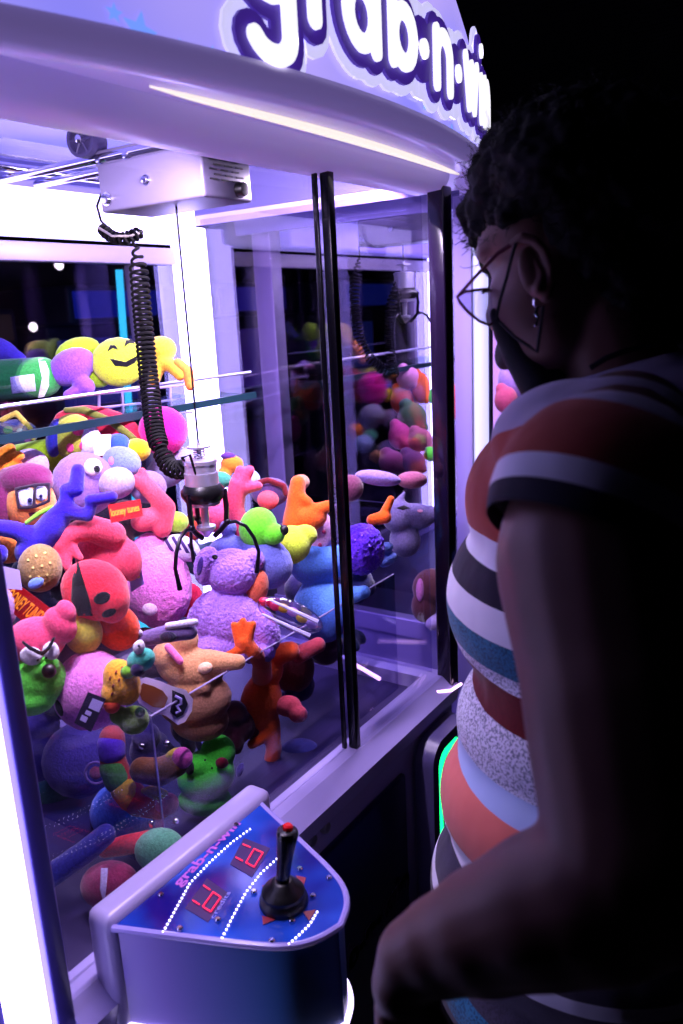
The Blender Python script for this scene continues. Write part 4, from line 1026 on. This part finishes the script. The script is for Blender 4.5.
def E_(bm, x, y, d, rx, ry, rz=None, ang=0):
    s = d/F; rz = rz or (rx+ry)/2; ball(bm, W(x, y, d), (rx*s, ry*s, rz*s), cbasis(ang), 24, 16)
def CH(bm, pts): wchain(bm, [(W(x, y, d), r*d/F) for x, y, d, r in pts])
bm = bmesh.new()
# head: skull, brow, cheek, jaw, nose
E_(bm, 578,222,.82,80,88,88); E_(bm, 521,232,.81,43,50,62); E_(bm, 534,292,.81,44,62,60,-10); E_(bm, 545,340,.81,34,40,50,-20); E_(bm, 482,252,.81,7,9,20); E_(bm, 497,318,.84,12,16,14,20)
E_(bm, 500,290,.80,11,12,12)
CH(bm, [(590,290,.82,58),(608,350,.81,60),(635,430,.82,75)])
# trunk
for a in ((600,470,.86,85,65,120), (572,590,.95,95,110,120), (585,725,.98,95,100,120), (590,860,1.03,110,110,140), (600,960,1.06,120,90,150)): E_(bm, *a)
# near arm
CH(bm, [(625,440,.72,70),(608,480,.64,88),(600,560,.60,104),(621,700,.55,99),(642,850,.515,98)])
CH(bm, [(642,862,.515,96),(600,893,.52,84),(556,905,.535,76),(488,929,.565,62),(445,944,.585,49),(416,958,.60,41),(404,985,.605,34)])
# near hand
E_(bm, 403,1012,.61,31,38,17,0)
for i, (x, l, dd) in enumerate(((384,40,.600),(397,50,.603),(410,47,.607),(422,36,.612))):
    CH(bm, [(x,1035,dd+.003,10.5),(x-2,1035+l*.55,dd-.002,9.5),(x+3,1035+l,dd+.01,8),(x+8,1035+l*1.25,dd+.022,7)])
CH(bm, [(424,998,.605,13),(440,1022,.59,11),(444,1046,.585,9)])
# far arm and hand
def wp(x, y, z): return Vector((x, y, z))
wchain(bm, [(wp(1.08,.24,1.40),.055),(wp(1.14,.22,1.24),.05),(wp(1.16,.20,1.12),.045)])
wchain(bm, [(wp(1.16,.20,1.12),.045),(wp(1.17,.22,1.00),.038),(wp(1.17,.25,.90),.027)])
ball(bm, wp(1.17,.26,.85), (.014,.035,.045))
for i in range(4): wchain(bm, [(wp(1.17,.235+i*.018,.815),.009),(wp(1.166,.235+i*.018,.78),.0085),(wp(1.155,.237+i*.018,.755),.0075)])
wchain(bm, [(wp(1.165,.29,.87),.011),(wp(1.155,.312,.835),.009),(wp(1.15,.315,.81),.008)])
# legs
hipc = W(600,960,1.06)
for sx in (-1, 1):
    wchain(bm, [(wp(hipc.x+sx*.09,hipc.y,.80),.095),(wp(.86+sx*.10,.27,.46),.062),(wp(.86+sx*.10,.25,.30),.055),(wp(.86+sx*.10,.24,.09),.038)])
    ball(bm, wp(.86+sx*.10,.29,.045), (.045,.11,.04))
me = mod_mesh(bm, [('REMESH', dict(mode='VOXEL', voxel_size=.0042)), ('SMOOTH', dict(factor=.6, iterations=9))])
body = obj_me('body', me, SKIN, person, sharp=0)
# ear
bm = bmesh.new()
E_(bm, 533,272,.738,14,27,7,14)
CH(bm, [(513,243,.737,4),(522,237,.731,5),(534,240,.729,5),(544,251,.729,5),(550,267,.730,5),(551,283,.732,5),(546,296,.734,7)])
CH(bm, [(536,262,.733,3),(542,275,.732,4),(538,290,.733,6)])
obj_me('ear', mod_mesh(bm, [('REMESH', dict(mode='VOXEL', voxel_size=.0016)), ('SMOOTH', dict(factor=.5, iterations=3))]), SKIN, person, sharp=0)
# hair
HAIR = mat((.055,.04,.06), .75, bump=.6, bscale=160, spec=.25)
bm = bmesh.new()
for a in ((582,205,.83,112,104,112), (545,188,.81,76,74,104), (500,205,.82,36,46,60), (640,225,.84,98,108,108), (650,285,.84,82,62,90), (478,215,.83,14,26,30), (585,250,.79,42,50,60,20), (612,300,.82,50,52,76,10), (520,218,.775,34,22,34,10)): E_(bm, *a)
me = mod_mesh(bm, [('REMESH', dict(mode='VOXEL', voxel_size=.004)), ('SMOOTH', dict(factor=.5, iterations=6))]); me.update()
ns = [Vector(v.normal) for v in me.vertices]
for v, n in zip(me.vertices, ns): v.co += n*(noise.noise(v.co*45)*.008+noise.noise(v.co*110)*.005)
roots = [(v.co.copy(), n.copy()) for v, n in zip(me.vertices, ns)]
hair = obj_me('hair', me, HAIR, person, sharp=0)
rnd = random.Random(3); bm = bmesh.new()
for i in range(1800):
    p, n = rnd.choice(roots)
    if p.z < 1.50: continue
    t = Vector((rnd.uniform(-1,1), rnd.uniform(-1,1), rnd.uniform(-1,1))); t = (t-n*t.dot(n)).normalized(); b = n.cross(t)
    L = rnd.uniform(.010,.024); rr_ = rnd.uniform(.002,.005); k0 = rnd.uniform(0,6); pts = []
    for k in range(7):
        f = k/6; pts.append(p-n*.003+n*L*f*(.5 if i%3 else .9)+t*L*.8*f+(b*math.cos(k0+f*7)+n*math.sin(k0+f*7))*rr_*f)
    tube(bm, pts, [.0005,.0005,.0005,.00045,.0004,.0003,.0002], 3, cap=False)
o = obj('curls', bm, HAIR, hair, sharp=0); o['kind'] = 'stuff'
# mask
MASK = mat((.05,.05,.10), .8, bump=.3, bscale=400)
bm = bmesh.new()
CH(bm, [(496,314,.80,7),(505,334,.80,11),(519,358,.80,15),(535,384,.79,17),(545,402,.79,18)]); E_(bm, 514,345,.84,16,26,40,-25); E_(bm, 545,385,.82,24,26,36,-20)
mk = obj_me('face_mask', mod_mesh(bm, [('REMESH', dict(mode='VOXEL', voxel_size=.002)), ('SMOOTH', dict(factor=.6, iterations=5))]), MASK, person, sharp=0)
bm = bmesh.new()
tube(bm, [W(*p) for p in ((496,319,.775),(500,300,.758),(507,277,.745),(512,255,.735),(516,243,.732))], .0016, 6)
tube(bm, [W(*p) for p in ((500,322,.772),(515,337,.757),(530,347,.75),(537,352,.748),(540,330,.735),(543,306,.732))], .0016, 6)
obj('ear_loop', bm, MASK, mk)
# glasses
GL = mat((.55,.32,.42), .25, .6)
g0 = bmesh.new()
tube(g0, [W(*p) for p in ((457,297,.765),(475,277,.755),(497,254,.745),(512,244,.738))], [.0016,.0017,.0019,.0019], 8)
gl = obj('eyeglasses', g0, GL, person)
def lens(sh):
    return [W(x+sh[0], y+sh[1], .768+(x-457)*.0009+sh[2]) for x, y in ((457,297),(464,292),(476,290),(487,289),(497,294),(502,308),(498,320),(489,325),(479,321),(468,312),(460,303))]
for sh in ((0,0,0), (38,2,.055)):
    L = lens(sh); bm = bmesh.new(); tube(bm, L, .0015, 8, closed=True); obj('rim', bm, GL, gl)
    bm = bmesh.new(); c = sum(L, Vector())/len(L); n = (L[3]-L[0]).cross(L[7]-L[0]).normalized()*.0008
    cv = bm.verts.new(c+n*1.5); A = [bm.verts.new(p+n) for p in L]; cb_ = bm.verts.new(c-n*.5); B = [bm.verts.new(p-n) for p in L]
    for k in range(len(L)):
        j = (k+1) % len(L); bm.faces.new((cv, A[k], A[j])); bm.faces.new((cb_, B[j], B[k])); bm.faces.new((A[k], B[k], B[j], A[j]))
    obj('lens', bm, glass((.85,.85,.95), 1.0), gl)
# eyelash and eye
bm = bmesh.new(); 
for k in range(6): tube(bm, [W(489,288+k*.5,.80), W(484-k*.3,290+k*.8,.80), W(481,288+k,.80)], [.0006,.0005,.0002], 4)
tube(bm, [W(489,287,.80), W(486,291,.80), W(489,293,.80)], .0008, 5)
o = obj('eyelashes', bm, mat(K, .5), person)
# earring
bm = bmesh.new(); tube(bm, [W(*p) for p in ((537,298,.727),(534,300,.726),(534,305,.726),(537,308,.726),(540,306,.726))], .0009, 6)
tube(bm, [W(*p) for p in ((537,307,.726),(536,313,.726),(538,317,.725),(536,325,.725))], [.0012,.0016,.0012,.0018], 6); ball(bm, W(536,326,.725), (.002,.002,.001))
obj('earring', bm, chrome, person)
# ---- shirt
def stops_mat(key, vec, offs, fabric, fac):
    """bands of knitted colour measured along vec; offs = [(value, colour, heather)]"""
    m, nt, p = _new(key); p.inputs['Roughness'].default_value = .85; p.inputs['Specular IOR Level'].default_value = .15; p.inputs['Sheen Weight'].default_value = .15
    tc = nt.nodes.new('ShaderNodeTexCoord'); dt = nt.nodes.new('ShaderNodeVectorMath'); dt.operation = 'DOT_PRODUCT'
    dt.inputs[1].default_value = vec; nt.links.new(tc.outputs['Object'], dt.inputs[0])
    lo, hi = offs[0][0], offs[-1][0]; mr = nt.nodes.new('ShaderNodeMapRange'); mr.inputs['From Min'].default_value = lo; mr.inputs['From Max'].default_value = hi
    nt.links.new(dt.outputs['Value'], mr.inputs[0]); cr = nt.nodes.new('ShaderNodeValToRGB'); cr.color_ramp.interpolation = 'CONSTANT'
    hr = nt.nodes.new('ShaderNodeValToRGB'); hr.color_ramp.interpolation = 'CONSTANT'
    for ramp, idx in ((cr, 1), (hr, 2)):
        e = ramp.color_ramp.elements
        for i, o_ in enumerate(offs[:-1]):
            pos = (o_[0]-lo)/(hi-lo); el = e[0] if i == 0 else e.new(min(pos, .9999))
            if i == 0: e.remove(e[1]); el.position = 0
            c = (*lin(o_[1]), 1) if idx == 1 else ((o_[2],)*3+(1,)); el.color = c
        nt.links.new(mr.outputs[0], ramp.inputs[0])
    n = nt.nodes.new('ShaderNodeTexNoise'); n.inputs['Scale'].default_value = 340; n.inputs['Detail'].default_value = 2; nt.links.new(tc.outputs['Object'], n.inputs[0])
    th = nt.nodes.new('ShaderNodeMapRange'); th.inputs['From Min'].default_value = .50; th.inputs['From Max'].default_value = .56; nt.links.new(n.outputs['Fac'], th.inputs[0])
    mu = nt.nodes.new('ShaderNodeMath'); mu.operation = 'MULTIPLY'; nt.links.new(th.outputs[0], mu.inputs[0]); nt.links.new(hr.outputs[0], mu.inputs[1])
    mx = nt.nodes.new('ShaderNodeMix'); mx.data_type = 'RGBA'; mx.blend_type = 'MULTIPLY'
    nt.links.new(mu.outputs[0], mx.inputs[0]); nt.links.new(cr.outputs[0], mx.inputs[6]); mx.inputs[7].default_value = (.22,.24,.30,1)
    nt.links.new(mx.outputs[2], p.inputs['Base Color'])
    n2 = nt.nodes.new('ShaderNodeTexNoise'); n2.inputs['Scale'].default_value = 14; nt.links.new(tc.outputs['Object'], n2.inputs[0])
    bp = nt.nodes.new('ShaderNodeBump'); bp.inputs['Strength'].default_value = .5; bp.inputs['Distance'].default_value = .01; nt.links.new(n2.outputs['Fac'], bp.inputs['Height']); nt.links.new(bp.outputs[0], p.inputs['Normal'])
    return m
def zy(y, x=455, d=.93): return W(x, y, d).z
WHT = (.86,.86,.92); NAVY = (.10,.09,.17); RUST = (.62,.27,.22); TEAL = (.12,.42,.56); MAR = (.36,.06,.10); SAL = (.80,.42,.38); GRY = (.66,.64,.74); DK = (.22,.20,.28)
bands = [(zy(1100,440,1.0), DK, 0), (zy(1000,440,1.0), TEAL, .8), (zy(960,440,1.0), DK, .5), (zy(925,436,1.0), DK, .2), (zy(900,432,1.0), WHT, 0), (zy(884,432,1.0), DK, .2), (zy(846,436,1.0), WHT, 0), (zy(828,440,.98), SAL, 0), (zy(772,443,.96), (.62,.70,.86), 0), (zy(752,448,.95), (.82,.82,.90), .9), (zy(694,458,.95), MAR, .2),
         (zy(664), (.84,.84,.92), .9), (zy(650), TEAL, .8), (zy(611), WHT, 0), (zy(580), NAVY, 0), (zy(549), WHT, 0), (zy(522), RUST, 0), (zy(408,500,.90), GRY, 0), (zy(300,500,.85), GRY, 0)]
SHIRT = stops_mat('shirt', (0,0,1), bands, None, None)
bm = bmesh.new()
for a in ((640,452,.845,128,100,150), (560,500,.90,95,90,115), (566,600,.95,119,112,165), (578,725,.98,121,95,160), (566,800,1.0,126,95,165), (578,890,1.03,148,110,175), (590,960,1.06,160,100,185)): E_(bm, *a)
for dd_ in (-.06, 0, .06): CH(bm, [(585,480,.90+dd_,98),(585,600,.96+dd_,107),(594,730,.99+dd_,110),(600,800,1.01+dd_,114),(600,890,1.03+dd_,125)])
me = mod_mesh(bm, [('REMESH', dict(mode='VOXEL', voxel_size=.005)), ('SMOOTH', dict(factor=.6, iterations=26))])
b2 = bmesh.new(); b2.from_mesh(me)
zc_ = W(470,1010,1.03).z
bmesh.ops.bisect_plane(b2, geom=b2.verts[:]+b2.edges[:]+b2.faces[:], plane_co=(0,0,zc_), plane_no=(0,0,-1), clear_outer=True)
nk = (W(600,362,.80)+W(680,338,.86))/2
shirt = obj('shirt', b2, SHIRT, person, sharp=0)
P1, P2, P3 = W(487,512,.62), W(560,494,.515), W(683,560,.53)
nrm = (P2-P1).cross(P3-P1).normalized()
if nrm.z < 0: nrm = -nrm
s0 = (P2-pbase).dot(nrm)
SLV = stops_mat('sleeve', tuple(nrm), [(s0-.05, NAVY, 0), (s0+.0155, WHT, 0), (s0+.034, RUST, 0), (s0+.088, GRY, 0), (s0+.2, GRY, 0)], None, None)
bm = bmesh.new(); E_(bm, 602,512,.605,115,122,112); E_(bm, 612,450,.69,92,74,80); E_(bm, 590,455,.68,84,66,70); E_(bm, 577,442,.72,86,63,90)
me = mod_mesh(bm, [('REMESH', dict(mode='VOXEL', voxel_size=.0035)), ('SMOOTH', dict(factor=.6, iterations=14))])
b2 = bmesh.new(); b2.from_mesh(me)
bmesh.ops.bisect_plane(b2, geom=b2.verts[:]+b2.edges[:]+b2.faces[:], plane_co=P2, plane_no=-nrm, clear_outer=True)
rim = [e for e in b2.edges if e.is_boundary]
slv = obj('sleeve', b2, SLV, person, sharp=0)
bm = bmesh.new(); ball(bm, (1.07,.25,1.43), (.075,.075,.09)); obj_me('sleeve', mod_mesh(bm, [('REMESH', dict(mode='VOXEL', voxel_size=.006))]), SLV, person, sharp=0)
# trousers and shoes
bm = bmesh.new()
ball(bm, (hipc.x, hipc.y, .86), (.185,.145,.13))
for sx in (-1, 1): wchain(bm, [(wp(hipc.x+sx*.09,hipc.y,.80),.108),(wp(.86+sx*.10,.27,.46),.08),(wp(.86+sx*.10,.25,.30),.07),(wp(.86+sx*.10,.24,.10),.062)])
obj_me('trousers', mod_mesh(bm, [('REMESH', dict(mode='VOXEL', voxel_size=.008)), ('SMOOTH', dict(factor=.6, iterations=8))]), mat((.05,.05,.08), .8, bump=.3), person, sharp=0)
for sx in (-1, 1):
    bm = bmesh.new(); ball(bm, (.86+sx*.10,.30,.05), (.052,.125,.05)); box(bm, .86+sx*.10-.05, .86+sx*.10+.05, .19, .42, 0, .02, .008)
    obj('shoe', bm, mat((.1,.1,.12), .5), person)
# neckline trim
bm = bmesh.new(); tube(bm, [W(*p) for p in ((590,368,.73),(606,358,.725),(625,351,.73),(645,346,.735),(665,343,.75))], .0028, 6); obj('neck_trim', bm, mat((.10,.09,.16), .7), person)

# ================================================================ BEYOND THE MACHINES
bm = bmesh.new(); b_ = onY(112,345,3.2); cyl(bm, onY(119,270,3.2), (b_.x, b_.y, .03), .018, 10); box(bm, b_.x-.12, b_.x+.12, b_.y-.12, b_.y+.12, 0, .04); tag(obj('neon_tube', bm, emit((.25,.85,.95), 2.0), None, loc=(b_.x, b_.y, 0)), 'thin cyan neon tube upright in the dark beyond the back window', 'neon light')
DIM = mat((.12,.10,.26), .5)
def cabinet(x0, x1, y, zt, lab, scr, s, g='dim arcade cabinets beyond the back window'):
    o = empty('arcade_cabinet', ((x0+x1)/2, y+.3, 0), lab, 'arcade cabinet', g)
    bm = bmesh.new(); prism(bm, [(x0, y), (x1, y), (x1, y+.6), (x0, y+.6)], 0, 1.0); box(bm, x0, x1, y+.15, y+.6, 1.0, zt, .02); box(bm, x0, x1, y-.05, y+.6, zt, zt+.2, .02); obj('cabinet_body', bm, DIM, o)
    bm = bmesh.new(); box(bm, x0+.06, x1-.06, y+.12, y+.16, 1.15, zt-.08, .01); obj('screen', bm, emit(scr, s), o)
    bm = bmesh.new(); box(bm, x0+.04, x1-.04, y-.07, y-.04, zt+.03, zt+.17, .008); obj('marquee', bm, emit((scr[0]*.8, scr[1], scr[2]*1.2), s), o)
    bm = bmesh.new(); box(bm, x0+.02, x1-.02, y-.12, y+.16, .98, 1.06, .02); obj('control_panel', bm, black, o)
for x0, x1, y, zt, lab, c, s in ((1.3,2.0,3.6,1.55,'dim arcade cabinet with a deep blue screen behind the back window', (.10,.10,.45), .5), (2.05,2.7,3.9,1.5,'dim arcade cabinet with a brown lit screen behind the back window', (.25,.14,.12), .5), (2.8,3.5,3.6,1.6,'dim arcade cabinet with an indigo screen right of the neon tube', (.12,.14,.50), .6), (3.6,4.3,3.3,1.6,'dim arcade cabinet with a violet screen beyond the lit post', (.20,.12,.42), .6), (4.5,5.2,3.0,1.6,'dim arcade cabinet with a dull blue screen far to the right', (.12,.16,.40), .6)): cabinet(x0, x1, y, zt, lab, c, s)
for i, (x, y, l) in enumerate(((60,265,'small white ceiling lamp at the left beyond the back window'), (125,258,'small warm ceiling lamp right of the white one beyond the back window'), (34,327,'tiny pale lamp low in the dark beyond the back window'))):
    p = onY(x, y, 3.4+i*.1); bm = bmesh.new(); lathe(bm, p, [(0,0),(.022,0),(.024,.008),(.018,.02),(0,.02)], 16, (0,1,0)); tag(obj('spot_lamp', bm, emit((1,.93,.85), 4), None, loc=p), l, 'lamp')
# bright pink lit cabinet column glimpsed right of the white post
p0, p1 = onX(500,335,3.4), onX(507,372,3.4)
bm = bmesh.new(); box(bm, 3.4, 3.46, p0.y-.06, p0.y+.05, .3, p0.z+.25, .01); tag(obj('light_column', bm, emit((.95,.72,1.0), 1.3), None, loc=(3.43, p0.y, .3)), 'pale pink lit column in the distance between white post and mask', 'light')


# ================================================================ LIGHT
def area(name, loc, rot, sx, sy, e, col):
    l = bpy.data.lights.new(name, 'AREA'); l.shape = 'RECTANGLE'; l.size = sx; l.size_y = sy; l.energy = e; l.color = col
    o = bpy.data.objects.new(name, l); C.objects.link(o); o.location = loc; o.rotation_euler = rot; return o
area('canopy_lamp', (.95, 1.15, 1.94), (0,0,0), .9, .12, 12, (.74,.58,1.0))
area('canopy_lamp', (2.2, 1.15, 1.94), (0,0,0), .9, .05, 6, (.66,.5,1.0))
area('front_fill', (.66, .785, 1.80), (math.radians(42), 0, 0), .36, .03, 15, (.86,.68,1.0))  # unseen fill added inside the front to brighten the toys
area('front_fill', (1.24, .785, 1.80), (math.radians(42), 0, 0), .34, .03, 16, (.86,.68,1.0))
area('front_fill', (2.2, .79, 1.80), (math.radians(42), 0, 0), .9, .03, 8, (.78,.66,1.0))  # same added fill for the second machine
w = bpy.data.worlds.new('w'); bpy.context.scene.world = w; w.use_nodes = True
w.node_tree.nodes['Background'].inputs[0].default_value = (.10,.08,.30,1); w.node_tree.nodes['Background'].inputs[1].default_value = .30
vs = bpy.context.scene.view_settings
vs.view_transform = 'Standard'; vs.look = 'None'; vs.gamma = 1; vs.exposure = 0; vs.use_curve_mapping = False
